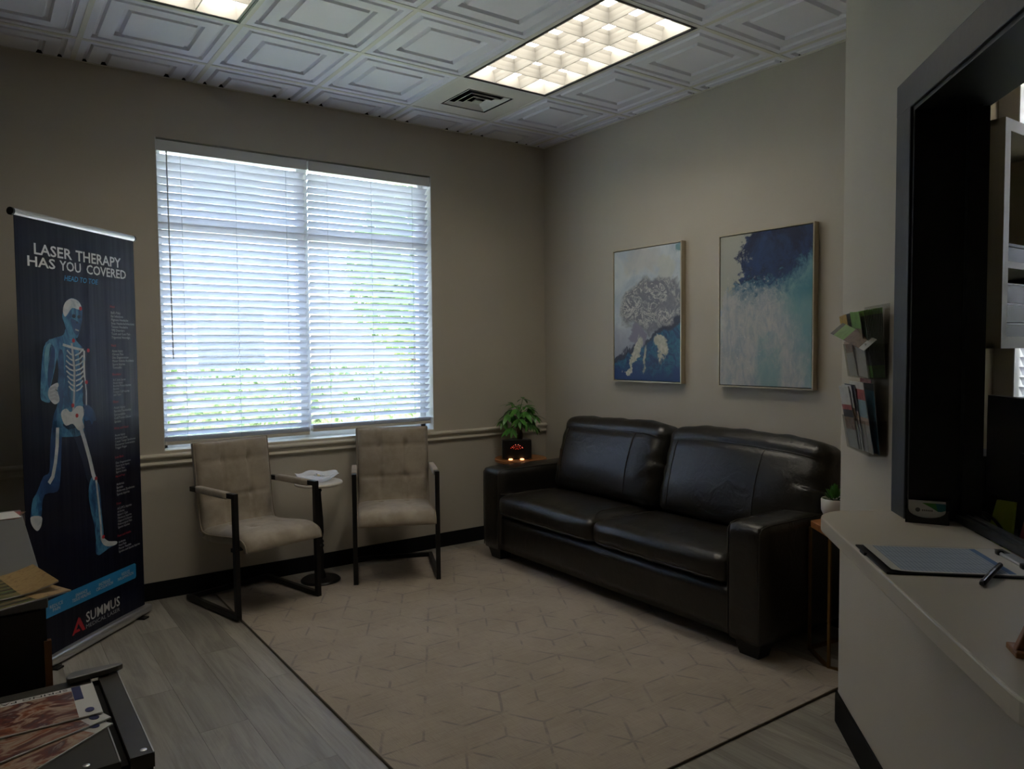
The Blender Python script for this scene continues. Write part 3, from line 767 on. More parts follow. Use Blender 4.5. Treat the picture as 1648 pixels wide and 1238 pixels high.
# ------------------------------------------------------------------ round wood table in the corner, diffuser, money tree
ct = thing('corner_table', 'small round wooden table between sofa and window wall', 'table', (-.402, -.212, 0))
obj('table_top', MB().lathe([(.02, .592), (.185, .592), (.192, .598), (.192, .614), (.185, .620), (.02, .620)], 48), WOODT, ct, auto=.6)
for q in range(3):
    a = 2*PI*q/3+.5; mm = MB().tube([(.15*math.cos(a), .15*math.sin(a), 0), (.12*math.cos(a), .12*math.sin(a), .592)], .010, 8); obj('leg', mm, BLACKM, ct, smooth=True)
TZ = .620
df = thing('diffuser_lamp', 'black box lamp glowing with red lotus dots on the wooden corner table', 'lamp', (-.468, -.252, TZ), math.radians(-32))
obj('lamp_body', MB().rbox((0, 0, .074), (.108, .038, .068), .008, (4, 4, 4)), pm('black_plastic', (.009, .008, .008), .35), df, auto=.7)
obj('lamp_foot', MB().box(-.085, .085, -.030, .030, 0, .008), BLACKM, df)
RED = emit_mat('red_ember_glow', (1., .05, .02), .5); PINK = emit_mat('pink_ember_glow', (1., .35, .25), .9); AMBER = emit_mat('amber_light', (1., .42, .16), 2.6)
dots = MB(); dots2 = MB()
for ring, (n_, rx, rz_) in enumerate(((3, .010, .010), (6, .026, .022), (8, .044, .028))):
    for q in range(n_):
        a = PI*(q+.5)/n_; x = rx*math.cos(a); z = .072+rz_*math.sin(a)*(1-.25*abs(math.cos(a)))+.004*ring
        dots.rbox((x, -.0385, z), (.0017, .0010, .0020), .0008, (2, 2, 2))
for x, z in ((-.010, .108), (.010, .108), (.021, .100), (.038, .086), (-.030, .090)): dots2.rbox((x, -.0385, z), (.002, .0013, .002), .001, (2, 2, 2))
o = obj('lotus_dots', dots, RED, df); o['label'] = 'red glowing lotus pattern'
obj('bright_dots', dots2, PINK, df)
for x in (-.046, .036): obj('amber_bulb', MB().lathe([(.002, 0), (.014, .001), (.014, .006), (.004, .008)], 16, (x, -.046, .001)), AMBER, df, smooth=True)

def leaf_mesh(L, W, droop, mat, name='leaf', fold=.15):
    m = MB(); n_ = 6
    for i in range(n_+1):
        t = i/n_; w_ = W*math.sin(PI*min(1, t*.96+.04))**.8*(1-.3*t); x = L*t; z = -droop*t*t
        m.V += [(x, -w_, z+fold*w_), (x, 0, z), (x, w_, z+fold*w_)]
    for i in range(n_):
        a = 3*i; m.F += [(a, a+3, a+4, a+1), (a+1, a+4, a+5, a+2)]
    return m.mesh(name, mat, True)
mt = thing('potted_money_tree', 'potted money tree with glossy green leaves behind the diffuser lamp', 'plant', (-.372, -.155, TZ))
obj('pot', MB().lathe([(.048, 0), (.052, .002), (.068, .128), (.068, .132), (.062, .132), (.060, .118), (.01, .116)], 32), POTW, mt, auto=.6)
obj('soil', MB().lathe([(.002, .117), (.061, .118), (.03, .126), (.002, .128)], 20), SOIL, mt, smooth=True)
for q in range(3):
    obj('trunk', MB().tube([(.016*math.cos(2.1*q+6*t)*(1-.5*t)+.004, .016*math.sin(2.1*q+6*t)*(1-.5*t), .115+.19*t) for t in [k/10 for k in range(11)]], [.011-.004*k/10 for k in range(11)], 8), BARK, mt, smooth=True)
MTL = pm('money_tree_leaf', (.04, .17, .022), .38, col2=(.12, .34, .05), vscale=12, coat=.1)
lm = [leaf_mesh(.112, .021, .030, MTL), leaf_mesh(.095, .019, .022, LEAF), leaf_mesh(.085, .018, .034, MTL)]
stems = []
for q in range(20):
    a = q*2.4+.4; el = 1.15-.075*q+random.uniform(-.1, .1); L = random.uniform(.075, .125)
    base = Vector((.004, 0, .225+.085*(1-q/20)+random.uniform(0, .01)))
    tip = base + Vector((math.cos(a)*math.cos(el), math.sin(a)*math.cos(el), math.sin(el)))*L
    if tip.y > .09: tip.y = .09
    stems.append((base, tip, a))
    st = obj('leaf_stem', MB().tube([base, base.lerp(tip, .5)+Vector((0, 0, .012)), tip], .0022, 5), LEAFD, mt, smooth=True)
    for f in range(5):
        da = (f-2)*.62
        o = link(bpy.data.objects.new('leaf', lm[(q+f) % 3]), st); o.location = tip
        dirx = a+da
        if tip.y+.1*math.sin(dirx) > .14: dirx = -dirx
        o.rotation_euler = (random.uniform(-.3, .3), random.uniform(.15, .75)-(.5 if q < 4 else 0), dirx)
        s = .75+.25*math.cos(da); o.scale = (s, s, s)

# ------------------------------------------------------------------ framed abstract paintings
def uvz(g, w_, h_):
    p = g.xyz(g.coord()); u = g.m('ADD', g.m('DIVIDE', p[0], w_), .5); v_ = g.m('DIVIDE', p[2], h_); return u, v_
def art1(w_, h_):
    m, nt, b, out = _nt('abstract_blue_marble_paint'); g = G(nt); co = g.coord(); u, v_ = uvz(g, w_, h_)
    n1 = g.noise(co, 4.5, 5, .6, .8); n2 = g.noise(co, 13, 6, .65, 2.2); n3 = g.noise(co, 30, 5, .65, 1.)
    du = g.m('MULTIPLY', g.m('SUBTRACT', n1.outputs[0], .5), .42); n1b = g.noise(g.vm('ADD', co, (7, 3, 1)), 5.5, 5, .6, .8)
    dv = g.m('MULTIPLY', g.m('SUBTRACT', n1b.outputs[0], .5), .36)
    U = g.m('ADD', u, du); V = g.m('ADD', v_, dv)
    def ell(cu, cv, ru, rv, soft=.35, ang=0.):
        x = g.m('SUBTRACT', U, cu); y = g.m('SUBTRACT', V, cv)
        ca, sa = math.cos(ang), math.sin(ang)
        xr = g.m('ADD', g.m('MULTIPLY', x, ca), g.m('MULTIPLY', y, sa)); yr_ = g.m('SUBTRACT', g.m('MULTIPLY', y, ca), g.m('MULTIPLY', x, sa))
        d = g.m('ADD', g.m('POWER', g.m('ABSOLUTE', g.m('DIVIDE', xr, ru)), 2.), g.m('POWER', g.m('ABSOLUTE', g.m('DIVIDE', yr_, rv)), 2.))
        return g.ss(d, 1+soft, 1-soft)
    c = g.mix(g.ss(n1.outputs[0], .35, .65), (.44, .51, .58), (.62, .66, .68))
    c = g.mix(g.m('MULTIPLY', ell(.45, .93, .28, .10, .6), .45), c, (.55, .50, .42))
    c = g.mix(g.m('MULTIPLY', ell(.80, .84, .12, .10, .5), .6), c, (.58, .58, .50))
    c = g.mix(g.m('MULTIPLY', ell(1.0, .97, .07, .05, .5), .8), c, (.08, .24, .28))
    c = g.mix(g.m('MULTIPLY', g.ss(V, .5, .3), .7), c, (.32, .33, .42))
    gm = ell(.62, .58, .50, .20, .25); c = g.mix(gm, c, g.mix(n2.outputs[0], (.13, .135, .17), (.30, .30, .33)))
    vein = g.m('MULTIPLY', g.ss(g.m('ABSOLUTE', g.m('SUBTRACT', n2.outputs[0], .54)), .045, .01), g.ss(n1b.outputs[0], .36, .48))
    c = g.mix(g.m('MULTIPLY', vein, ell(.58, .60, .44, .17, .5)), c, (.66, .64, .60))
    line = g.m('SUBTRACT', V, g.m('MULTIPLY_ADD', U, .30, .17))
    blue = g.ss(line, .03, -.03)
    c = g.mix(blue, c, g.mix(g.ss(n2.outputs[0], .35, .62), (.012, .045, .15), (.03, .16, .28)))
    c = g.mix(g.m('MULTIPLY', blue, g.ss(V, .17, .02)), c, (.012, .05, .19))
    c = g.mix(g.m('MULTIPLY', g.ss(g.m('ABSOLUTE', line), .035, .01), .9), c, (.018, .02, .05))
    c = g.mix(ell(.36, .34, .10, .08, .3), c, (.25, .24, .32))
    cream = g.mix(g.ss(n3.outputs[0], .4, .6), (.68, .66, .56), (.50, .50, .40))
    c = g.mix(ell(.30, .19, .16, .045, .3, 1.0), c, cream)
    c = g.mix(ell(.72, .26, .10, .075, .3, -.6), c, cream)
    c = g.mix(ell(.22, .05, .06, .035, .3), c, cream)
    c = g.mix(g.m('MULTIPLY', ell(.47, .18, .03, .11, .4, -.2), .8), c, cream)
    nt.links.new(c, b.inputs['Base Color']); b.inputs['Roughness'].default_value = .45
    nt.links.new(g.bump(n3.outputs[0], .001), b.inputs['Normal'])
    return m
def art2(w_, h_):
    m, nt, b, out = _nt('abstract_ocean_paint'); g = G(nt); co = g.coord(); u, v_ = uvz(g, w_, h_)
    n1 = g.noise(co, 5, 7, .68, .5); n2 = g.noise(co, 16, 6, .7, .8); n3 = g.noise(g.vm('ADD', co, (3, 9, 2)), 38, 5, .7)
    streak = g.noise(g.vm('MULTIPLY', g.vm('ADD', co, (0, 0, 5)), (9, 9, 3.5)), 3, 6, .65, .6)
    mixn = g.m('ADD', g.m('MULTIPLY', g.m('SUBTRACT', n1.outputs[0], .5), .62), g.m('MULTIPLY', g.m('SUBTRACT', n2.outputs[0], .5), .42))
    c = g.mix(g.ss(streak.outputs[0], .32, .68), (.33, .38, .43), (.54, .53, .50))
    c = g.mix(g.m('MULTIPLY', g.ss(n2.outputs[0], .45, .66), .5), c, (.50, .49, .46))
    teal = g.m('ADD', g.m('MULTIPLY_ADD', u, 1.5, -.85), g.m('ADD', mixn, g.m('MULTIPLY', g.m('SUBTRACT', v_, .5), .9)))
    c = g.mix(g.m('MULTIPLY', g.ss(teal, .0, .5), .85), c, (.14, .33, .36))
    bx = g.m('MULTIPLY', g.m('SUBTRACT', u, .56), 5.5); bmk = g.m('MULTIPLY', g.ss(g.m('ADD', g.m('ABSOLUTE', bx), mixn), 1., .35), g.ss(g.m('ADD', v_, mixn), .40, .1))
    c = g.mix(g.m('MULTIPLY', bmk, .7), c, (.20, .37, .39))
    uu = g.m('SUBTRACT', u, .42)
    navy = g.m('ADD', g.m('SUBTRACT', v_, g.m('MULTIPLY_ADD', g.m('MULTIPLY', uu, uu), .55, .64)), g.m('MULTIPLY', mixn, .8))
    c = g.mix(g.ss(navy, -.12, .03), c, (.06, .17, .26))
    c = g.mix(g.ss(navy, -.02, .07), c, g.mix(g.ss(n1.outputs[0], .4, .62), (.008, .014, .055), (.02, .05, .16)))
    rt_ = g.m('ADD', g.m('SUBTRACT', g.m('MULTIPLY_ADD', u, .9, -.18), v_), g.m('MULTIPLY', mixn, .5))
    c = g.mix(g.m('MULTIPLY', g.ss(rt_, -.12, .12), g.m('MULTIPLY', g.ss(u, .6, .8), g.ss(v_, .5, .62))), c, (.07, .24, .30))
    cor = g.m('ADD', g.m('SUBTRACT', g.m('SUBTRACT', v_, g.m('MULTIPLY', u, 1.6)), .42), g.m('MULTIPLY', mixn, 2.2))
    c = g.mix(g.ss(cor, .0, .12), c, (.42, .42, .36))
    spk = g.m('MULTIPLY', g.ss(n3.outputs[0], .58, .66), g.ss(g.m('ABSOLUTE', g.m('SUBTRACT', v_, .58)), .22, .05))
    c = g.mix(g.m('MULTIPLY', spk, g.ss(u, .85, .3)), c, (.58, .57, .52))
    c = g.mix(g.m('MULTIPLY', g.m('MULTIPLY', g.ss(n3.outputs[0], .60, .68), g.ss(v_, .5, .3)), g.ss(u, .6, .2)), c, (.62, .61, .58))
    nt.links.new(c, b.inputs['Base Color']); b.inputs['Roughness'].default_value = .5
    nt.links.new(g.bump(n3.outputs[0], .0012), b.inputs['Normal'])
    return m
FRM = pm('champagne_frame', (.52, .45, .33), .35, .35, var=.05, vscale=20)
def painting(name, label, yc, wdt, z0, z1, matf):
    t = thing(name, label, 'painting', (0, yc, z0), -PI/2, )     # local x runs along -y, front is -y local -> -x world
    h_ = z1-z0; w2 = wdt/2
    fr = MB(); d0, d1 = -.042, -.001; q = .007
    fr.box(-w2, -w2+q, d0, d1, 0, h_).box(w2-q, w2, d0, d1, 0, h_).box(-w2+q, w2-q, d0, d1, 0, q).box(-w2+q, w2-q, d0, d1, h_-q, h_)
    obj('picture_frame', fr, FRM, t)
    obj('frame_gap', MB().box(-w2+q, w2-q, -.012, -.002, q, h_-q), DARK, t)
    iw = wdt-2*q-.010; cv = MB().box(-iw/2, iw/2, -.038, -.012, 0, h_-2*q-.010); o = obj('canvas', cv, matf(iw, h_-2*q-.01), t); o.location = (0, 0, q+.005)
    return t
painting('painting', 'framed abstract of grey marble swirls over deep blue with cream flecks', -1.121, .618, 1.190, 2.085, art1)
painting('painting', 'framed abstract of navy spray over pale grey and teal', -2.030, .624, 1.185, 2.074, art2)

# ------------------------------------------------------------------ gold hexagon table and succulent
hx = thing('hexagon_side_table', 'hexagonal wood-topped side table with gold metal legs beside the sofa', 'side table', (-.430, -2.846, 0))
HR = .222; a0 = math.radians(113.6)
cor = [(HR*math.cos(a0+k*PI/3), HR*math.sin(a0+k*PI/3)) for k in range(6)]
obj('table_top', MB().prism(cor, .580, .612), WOODT, hx, bevel=.003)
obj('base_ring', MB().tube([(x, y, .009+(RT if False else 0)) for x, y in cor], .0095, 4, closed=True, rot=PI/4), GOLD, hx)
for k in range(6): obj('leg', MB().tube([(*cor[k], .004), (*cor[k], .582)], .008, 4, rot=PI/4), GOLD, hx)
su = thing('potted_succulent', 'small green succulent in a white ceramic pot on the hexagonal table', 'plant', (-.420, -2.703, .612))
obj('pot_stand', MB().lathe([(.030, 0), (.034, .002), (.030, .018), (.02, .02)], 24), DARK, su, smooth=True)
obj('pot', MB().lathe([(.03, .016), (.050, .022), (.060, .045), (.061, .095), (.058, .100), (.054, .098), (.052, .084), (.01, .082)], 32), POTW, su, auto=.7)
obj('soil', MB().lathe([(.002, .083), (.053, .084), (.03, .090), (.002, .091)], 20), SOIL, su, smooth=True)
sl = leaf_mesh(.050, .013, -.012, LEAF, fold=.5); sl2 = leaf_mesh(.038, .010, -.006, LEAFD, fold=.5)
for q in range(26):
    a = q*2.4; lev = q/26
    o = link(bpy.data.objects.new('leaf', sl if q > 8 else sl2), su); rr = .034*(1-lev)
    o.location = (rr*math.cos(a), rr*math.sin(a), .090+.022*lev); o.rotation_euler = (0, -.25-1.05*lev, a); s = .75+.45*lev; o.scale = (s, s, s)

# ------------------------------------------------------------------ reception opening, counter and what stands there
rw = thing('window_3', 'dark slate framed reception opening with deep black jamb', 'window frame', D0, RZ, kind='structure')
ca = MB(); ca.box(.660, .768, -.018, 0, .937, 2.150)
obj('casing_side', ca, SLATE, rw, bevel=.003)
obj('casing_side', MB().box(OS1-.003, OS1+.10, -.018, 0, .937, 2.150), SLATE, rw, bevel=.003)
obj('casing_head', MB().box(.660, OS1+.10, -.0185, -.0005, 2.062, 2.150), SLATE, rw, bevel=.003)
obj('jamb', MB().box(OS0-.002, OS0+.014, -.010, TH+.012, .937, OPZ1), JAMB, rw)
obj('jamb', MB().box(OS1-.014, OS1+.002, -.010, TH+.012, .937, OPZ1), JAMB, rw)
obj('jamb_head', MB().box(OS0, OS1, -.010, TH+.012, OPZ1-.014, OPZ1+.002), JAMB, rw)
obj('sliding_track', MB().box(OS0+.014, OS1-.014, .112, .158, .937, .956).box(OS0+.014, OS1-.014, .128, .133, .956, .962), JAMB, rw)
obj('sash_stile', MB().box(OS0+.014, OS0+.034, .118, .150, .956, OPZ1-.014), JAMB, rw)
ct_poly = [(.662, 0)]
for k in range(9): a = PI-k*PI/16; ct_poly.append((.662+.125+.125*math.cos(a), -.112-.125*math.sin(a)))
for k in range(9): a = PI/2-k*PI/16; ct_poly.append((1.86+.11*math.cos(a), -.127-.11*math.sin(a)))
ct_poly += [(1.97, 0), (OS1-.001, 0), (OS1-.001, .112), (OS0+.001, .112), (OS0+.001, 0)]
cn = tag(put(obj('reception_counter', MB().prism(ct_poly, .897, .937), COUNTER, bevel=.004), D0, RZ), 'white laminate reception counter with rounded corners on the angled wall', 'counter')
CZ = .937
# business card holder
chd = thing('card_holder', 'black business card holder with green and white cards on the counter', 'card holder', rec(.800, -.030, CZ), math.radians(-63))
hb = MB(); hb.box(-.052, .052, -.022, .022, 0, .004).box(-.052, .052, .017, .022, .004, .060).box(-.052, -.049, -.022, .017, .004, .038).box(.049, .052, -.022, .017, .004, .038)
front = [(-.052, .004), (.052, .004), (.052, .036)] + [(.044*math.cos(a)*1., .036-.020*math.sin(a)) for a in [PI*k/12 for k in range(13)]] + [(-.052, .036)]
hb.sheet(front, -.019, .003)
obj('holder_body', hb, pm('black_acrylic', (.006, .006, .006), .25), chd)
cw = [(.70, .69, .64), (.05, .28, .03), (.02, .20, .22), (.10, .10, .09)]
cms = [pm('card_white', cw[0], .5, var=.02), pm('card_green', (.06, .26, .02), .5, col2=(.03, .22, .08), vscale=30), pm('card_teal', (.01, .14, .17), .5, var=.1), pm('card_grey_ink', (.10, .10, .09), .5)]
for k in range(4):
    c_ = thing('business_card', 'white business card with green and teal corner standing in the black holder', 'card', rec(.800, -.030, CZ+.005), math.radians(-63), 'business cards in the holder')
    yy = -.010+.004*k; zt = .050+.0012*k
    obj('card', MB().box(-.0445, .0445, yy, yy+.0008, 0, zt), cms[0], c_)
    if k == 0:
        m_ = MB().sheet([(-.012, zt-.0004), (.020, zt-.0004), (.026, zt-.022), (.010, zt-.012)], yy, .0002); obj('green_print', m_, cms[1], c_)
        m_ = MB().sheet([(.020, zt-.0004), (.0444, zt-.0004), (.0444, zt-.018), (.034, zt-.022), (.026, zt-.022)], yy, .0002); obj('teal_print', m_, cms[2], c_)
        m_ = MB().sheet([(-.022+.006*math.cos(a), zt-.020+.006*math.sin(a)) for a in [2*PI*k_/14 for k_ in range(14)]], yy, .0002); obj('round_logo', m_, cms[3], c_)
        m_ = MB()
        for q in range(6): m_.sheet([(-.012+q*.0045, zt-.023), (-.0092+q*.0045, zt-.023), (-.0092+q*.0045, zt-.0185), (-.012+q*.0045, zt-.0185)], yy, .0002)
        obj('name_print', m_, cms[3], c_)
# clipboard
def form_mat():
    m, nt, b, out = _nt('sign_in_sheet_print'); g = G(nt); p = g.xyz(g.coord())
    rows_ = g.m('LESS_THAN', g.m('FLOORED_MODULO', g.m('MULTIPLY', p[1], 1/.0085), 1.), .13)
    cols_ = g.m('LESS_THAN', g.m('FLOORED_MODULO', g.m('ADD', g.m('MULTIPLY', p[0], 1/.042), .3), 1.), .03)
    ins = g.m('MULTIPLY', g.m('LESS_THAN', g.m('ABSOLUTE', p[0]), .100), g.m('MULTIPLY', g.m('GREATER_THAN', p[1], -.128), g.m('LESS_THAN', p[1], .082)))
    c = g.mix(ins, (.64, .62, .58), (.40, .47, .56))
    c = g.mix(g.m('MULTIPLY', ins, g.m('MAXIMUM', rows_, cols_)), c, (.12, .17, .26))
    hd = g.m('MULTIPLY', g.m('LESS_THAN', g.m('ABSOLUTE', p[0]), .100), g.m('MULTIPLY', g.m('GREATER_THAN', p[1], .082), g.m('LESS_THAN', p[1], .096)))
    c = g.mix(hd, c, (.10, .20, .42))
    nt.links.new(c, b.inputs['Base Color']); b.inputs['Roughness'].default_value = .6
    return m
cb = thing('clipboard', 'black clipboard holding a blue lined sign-in sheet on the counter', 'clipboard', rec(1.198, .068, CZ), RZ)
obj('board', MB().rbox((0, 0, .0025), (.115, .162, .0025), .002, (4, 4, 2)), pm('black_board', (.008, .008, .009), .4), cb)
sh = MB(); nn_ = 14
for i in range(nn_+1):
    y = -.150+.290*i/nn_; z = .0056+.004*max(0, -(y+.10)/.05)**2
    sh.V += [(-.108, y, z), (.108, y, z)]
sh.F = [(2*i, 2*i+1, 2*i+3, 2*i+2) for i in range(nn_)]
o = obj('sign_in_sheet', sh, form_mat(), cb)
cl = MB(); cl.box(-.055, .055, .128, .160, .0055, .009).tube([(-.050, .130, .010), (.050, .130, .010)], .004, 8)
obj('clip', cl, CHROME, cb, bevel=.001)
for s in (-1, 1): obj('clip_end', MB().rbox((s*.056, .130, .011), (.009, .007, .006), .003, (3, 3, 3)), BLACKM, cb, smooth=True)
obj('hanger_tab', MB().rbox((-.045, -.163, .004), (.018, .004, .004), .002, (3, 3, 3)), BLACKM, cb)
# pen
pa, pb = rec(1.376, .072, CZ+.0065), rec(1.252, -.018, CZ+.015)
pn = thing('pen', 'black ballpoint pen lying across the clipboard edge', 'pen', pa); dvec = pb-pa
obj('barrel', MB().tube([(0, 0, 0), dvec*.04, dvec*.62], [.0045, .0062, .0062], 12), pm('black_pen_plastic', (.009, .009, .012), .3), pn, smooth=False)
obj('grip', MB().tube([dvec*.62, dvec*.64, dvec*.94, dvec], [.0062, .0056, .0052, .0015], 12), pm('pen_grip', (.012, .012, .015), .5), pn)
obj('clip', MB().tube([dvec*.05+Vector((0, 0, .0075)), dvec*.36+Vector((0, 0, .0078))], .0013, 6), CHROME, pn)
# wooden block sign at the rounded counter end
ws = thing('wooden_stand', 'small brown wooden stand on the rounded counter end', 'stand', rec(1.732, .118, CZ), math.radians(-52))
mw = MB(); mw.box(-.056, .056, -.016, .030, 0, .010); obj('stand_base', mw, WOODT, ws, bevel=.002)
mw = MB(); mw.add([(-.054, -.008, .010), (.054, -.008, .010), (.054, .006, .010), (-.054, .006, .010), (-.006, .018, .105), (.054, .018, .105), (.054, .030, .105), (-.006, .030, .105)], [(3, 2, 1, 0), (4, 5, 6, 7), (0, 1, 5, 4), (1, 2, 6, 5), (2, 3, 7, 6), (3, 0, 4, 7)]); obj('panel', mw, WOODT, ws, bevel=.002)

# brochure rack
rk = thing('brochure_rack', 'clear acrylic two-tier brochure rack on the reception wall', 'brochure rack', rec(.455, 0, 1.085), RZ)
HWR = .122
obj('back_plate', MB().box(-HWR, HWR, -.006, -.002, 0, .46), ACRYL, rk)
for z0 in (0, .235):
    pk = MB(); pk.add([(-HWR, -.052, z0), (HWR, -.052, z0), (HWR, -.068, z0+.105), (-HWR, -.068, z0+.105), (-HWR, -.055, z0), (HWR, -.055, z0), (HWR, -.071, z0+.105), (-HWR, -.071, z0+.105)],
                      [(0, 1, 2, 3), (7, 6, 5, 4), (0, 4, 5, 1), (2, 6, 7, 3), (1, 5, 6, 2), (0, 3, 7, 4)])
    pk.box(-HWR, HWR, -.055, -.006, z0-.003, z0)
    pf = obj('pocket', pk, ACRYL, rk)
    for s in (-1, 1):
        sd_ = MB(); x = s*HWR; sd_.add([(x, -.006, z0), (x, -.055, z0), (x, -.071, z0+.105), (x, -.006, z0+.105), (x-s*.003, -.006, z0), (x-s*.003, -.055, z0), (x-s*.003, -.071, z0+.105), (x-s*.003, -.006, z0+.105)], [(0, 1, 2, 3), (7, 6, 5, 4), (0, 4, 5, 1), (1, 5, 6, 2), (2, 6, 7, 3), (3, 7, 4, 0)])
        obj('pocket_side', sd_, ACRYL, pf)
def print_mat(name, cols_, scale=14, seed=0., stretch=(1, 1, 1)):
    m, nt, b, out = _nt(name); g = G(nt)
    v = g.vm('ADD', g.vm('MULTIPLY', g.coord(), stretch), (seed, seed*1.7, seed*.6)); nz = g.noise(v, scale, 4, .6, .8)
    r = g.n('ShaderNodeValToRGB'); nt.links.new(nz.outputs[0], r.inputs[0]); cr_ = r.color_ramp
    while len(cr_.elements) < len(cols_): cr_.elements.new(.5)
    for i, c in enumerate(cols_): cr_.elements[i].position = .3+.4*i/max(1, len(cols_)-1); cr_.elements[i].color = (*c, 1)
    nt.links.new(r.outputs[0], b.inputs['Base Color']); b.inputs['Roughness'].default_value = .35
    return m
PR = {'yellow': print_mat('brochure_yellow', [(.45, .27, .05), (.55, .36, .09), (.30, .16, .04)], 30),
      'navy': print_mat('brochure_navy', [(.02, .025, .04), (.05, .055, .075), (.012, .014, .02)], 20),
      'green': print_mat('brochure_green', [(.10, .25, .03), (.16, .34, .06), (.08, .18, .02)], 20),
      'brown': print_mat('brochure_brown', [(.10, .055, .03), (.17, .10, .06), (.06, .035, .025)], 30),
      'dark': print_mat('brochure_dark_green', [(.008, .016, .008), (.02, .035, .012), (.006, .008, .006)], 30),
      'white': print_mat('brochure_white', [(.50, .50, .48), (.60, .59, .57), (.44, .45, .46)], 30),
      'skin': print_mat('brochure_photo', [(.40, .20, .12), (.52, .40, .32), (.20, .10, .08)], 40),
      'blue': print_mat('brochure_blue', [(.03, .10, .20), (.06, .18, .28), (.02, .05, .12)], 30),
      'teal': print_mat('brochure_teal', [(.18, .32, .36), (.30, .42, .45), (.10, .20, .26)], 30),
      'red': print_mat('brochure_red', [(.30, .04, .05), (.42, .10, .10), (.16, .02, .03)], 30)}
def brochure(label, s, n0, z0, w_, h_, lean, bands, group, twist=0., yaw=0., name='brochure'):
    """stands in the rack: foot at s,n0,z0 and leans outwards; bands = [(height share, material)] from the bottom"""
    t = thing(name, label, 'brochure', rec(s, n0, z0), RZ+yaw, group)
    t.rotation_euler = (lean, twist, RZ+yaw); z = 0
    obj('back_cover', MB().box(-w_/2, w_/2, .0002, .0012, 0, h_), PAPER, t)
    for k, (f, mt_) in enumerate(bands):
        obj('printed_band', MB().box(-w_/2, w_/2, -.0006, .0002, z*h_, (z+f)*h_), PR[mt_], t); z += f
    return t
ZT, ZL = 1.0855+.235, 1.0855
gA = 'dark green brochures fanned in the upper pocket'
for k in range(12):
    brochure('dark green-topped brochure in the fanned stack of the upper rack pocket', .518, .0105+.0029*k, ZT+.001, .098, .212-.0006*k, .050+.009*k, [(.18, 'green'), (.22, 'navy'), (.52, 'dark'), (.08, 'green')], gA)
brochure('light brochure with bright green and brown top in the upper pocket', .490, .0490, ZT+.001, .098, .205, .160, [(.5, 'white'), (.25, 'brown'), (.25, 'green')], None, .05)
brochure('dark slate brochure with grey lower half in the upper pocket', .410, .040, ZT+.001, .085, .205, .14, [(.42, 'white'), (.12, 'skin'), (.46, 'navy')], None, -.04)
brochure('yellow-headed brochure at the end of the upper pocket', .378, .048, ZT+.001, .080, .200, .17, [(.38, 'white'), (.20, 'skin'), (.20, 'white'), (.22, 'yellow')], None, -.06)
b_ = brochure('folded dark green brochure flopped across the upper pocket', .545, .050, ZT+.100, .050, .165, 0, [(.15, 'white'), (.45, 'brown'), (.30, 'green'), (.10, 'dark')], None)
ax_ = (rec(.430, .124, 1.480)-rec(.585, .058, 1.420)).normalized(); xx = Vector((0, 0, 1)).cross(ax_).cross(ax_).normalized()*-1
xx = (Vector((.15, .1, 1))-ax_*ax_.dot(Vector((.15, .1, 1)))).normalized()*.75 + ax_.cross(Vector((0, 0, 1))).normalized()*.66
xx = (xx-ax_*ax_.dot(xx)).normalized(); yy_ = ax_.cross(xx)
b_.rotation_mode = 'QUATERNION'; b_.rotation_quaternion = Matrix((xx, yy_, ax_)).transposed().to_quaternion(); b_.location = rec(.585, .058, 1.420)
brochure('pale magazine with teal lettered cover in the lower pocket', .480, .036, ZL+.001, .15, .222, .15, [(.40, 'white'), (.10, 'skin'), (.25, 'teal'), (.15, 'red'), (.10, 'white')], None)
brochure('deep blue magazine behind the teal one in the lower pocket', .492, .022, ZL+.001, .15, .218, .10, [(.9, 'blue'), (.1, 'navy')], None)
for k in range(3):
    brochure(['grey striped leaflet with orange photo in the lower pocket', 'white leaflet with dark diagonal photo in the lower pocket', 'curled leaflet with red picture at the lower pocket end'][k], .418-.014*k, .0405+.003*k, ZL+.001, .11, .212-.004*k, .150+.010*k, [[(.4, 'white'), (.2, 'skin'), (.4, 'navy')], [(.45, 'white'), (.2, 'brown'), (.35, 'white')], [(.30, 'white'), (.2, 'skin'), (.12, 'navy'), (.08, 'red'), (.30, 'white')]][k], None, -.02*k)
brochure('dark red booklet at the back of the lower pocket', .425, .012, ZL+.001, .12, .228, .06, [(1., 'red')], None)

# ------------------------------------------------------------------ reception office
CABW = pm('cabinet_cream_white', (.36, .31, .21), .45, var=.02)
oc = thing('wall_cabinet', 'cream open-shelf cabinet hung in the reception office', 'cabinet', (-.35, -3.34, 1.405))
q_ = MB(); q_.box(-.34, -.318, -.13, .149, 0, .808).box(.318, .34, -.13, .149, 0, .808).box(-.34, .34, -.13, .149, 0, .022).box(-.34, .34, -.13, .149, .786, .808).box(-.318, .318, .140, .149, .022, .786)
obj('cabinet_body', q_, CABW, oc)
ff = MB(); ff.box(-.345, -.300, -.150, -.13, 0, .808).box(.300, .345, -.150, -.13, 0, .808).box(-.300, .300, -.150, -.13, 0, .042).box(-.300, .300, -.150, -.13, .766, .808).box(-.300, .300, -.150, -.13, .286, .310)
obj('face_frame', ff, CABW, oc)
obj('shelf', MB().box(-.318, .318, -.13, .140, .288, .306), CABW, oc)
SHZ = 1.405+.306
bk_ = tag(obj('book', MB().box(-.640, -.612, -3.46, -3.30, SHZ, SHZ+.10), pm('brown_book', (.10, .05, .025), .5, var=.2)), 'brown book standing on the upper cabinet shelf', 'book')
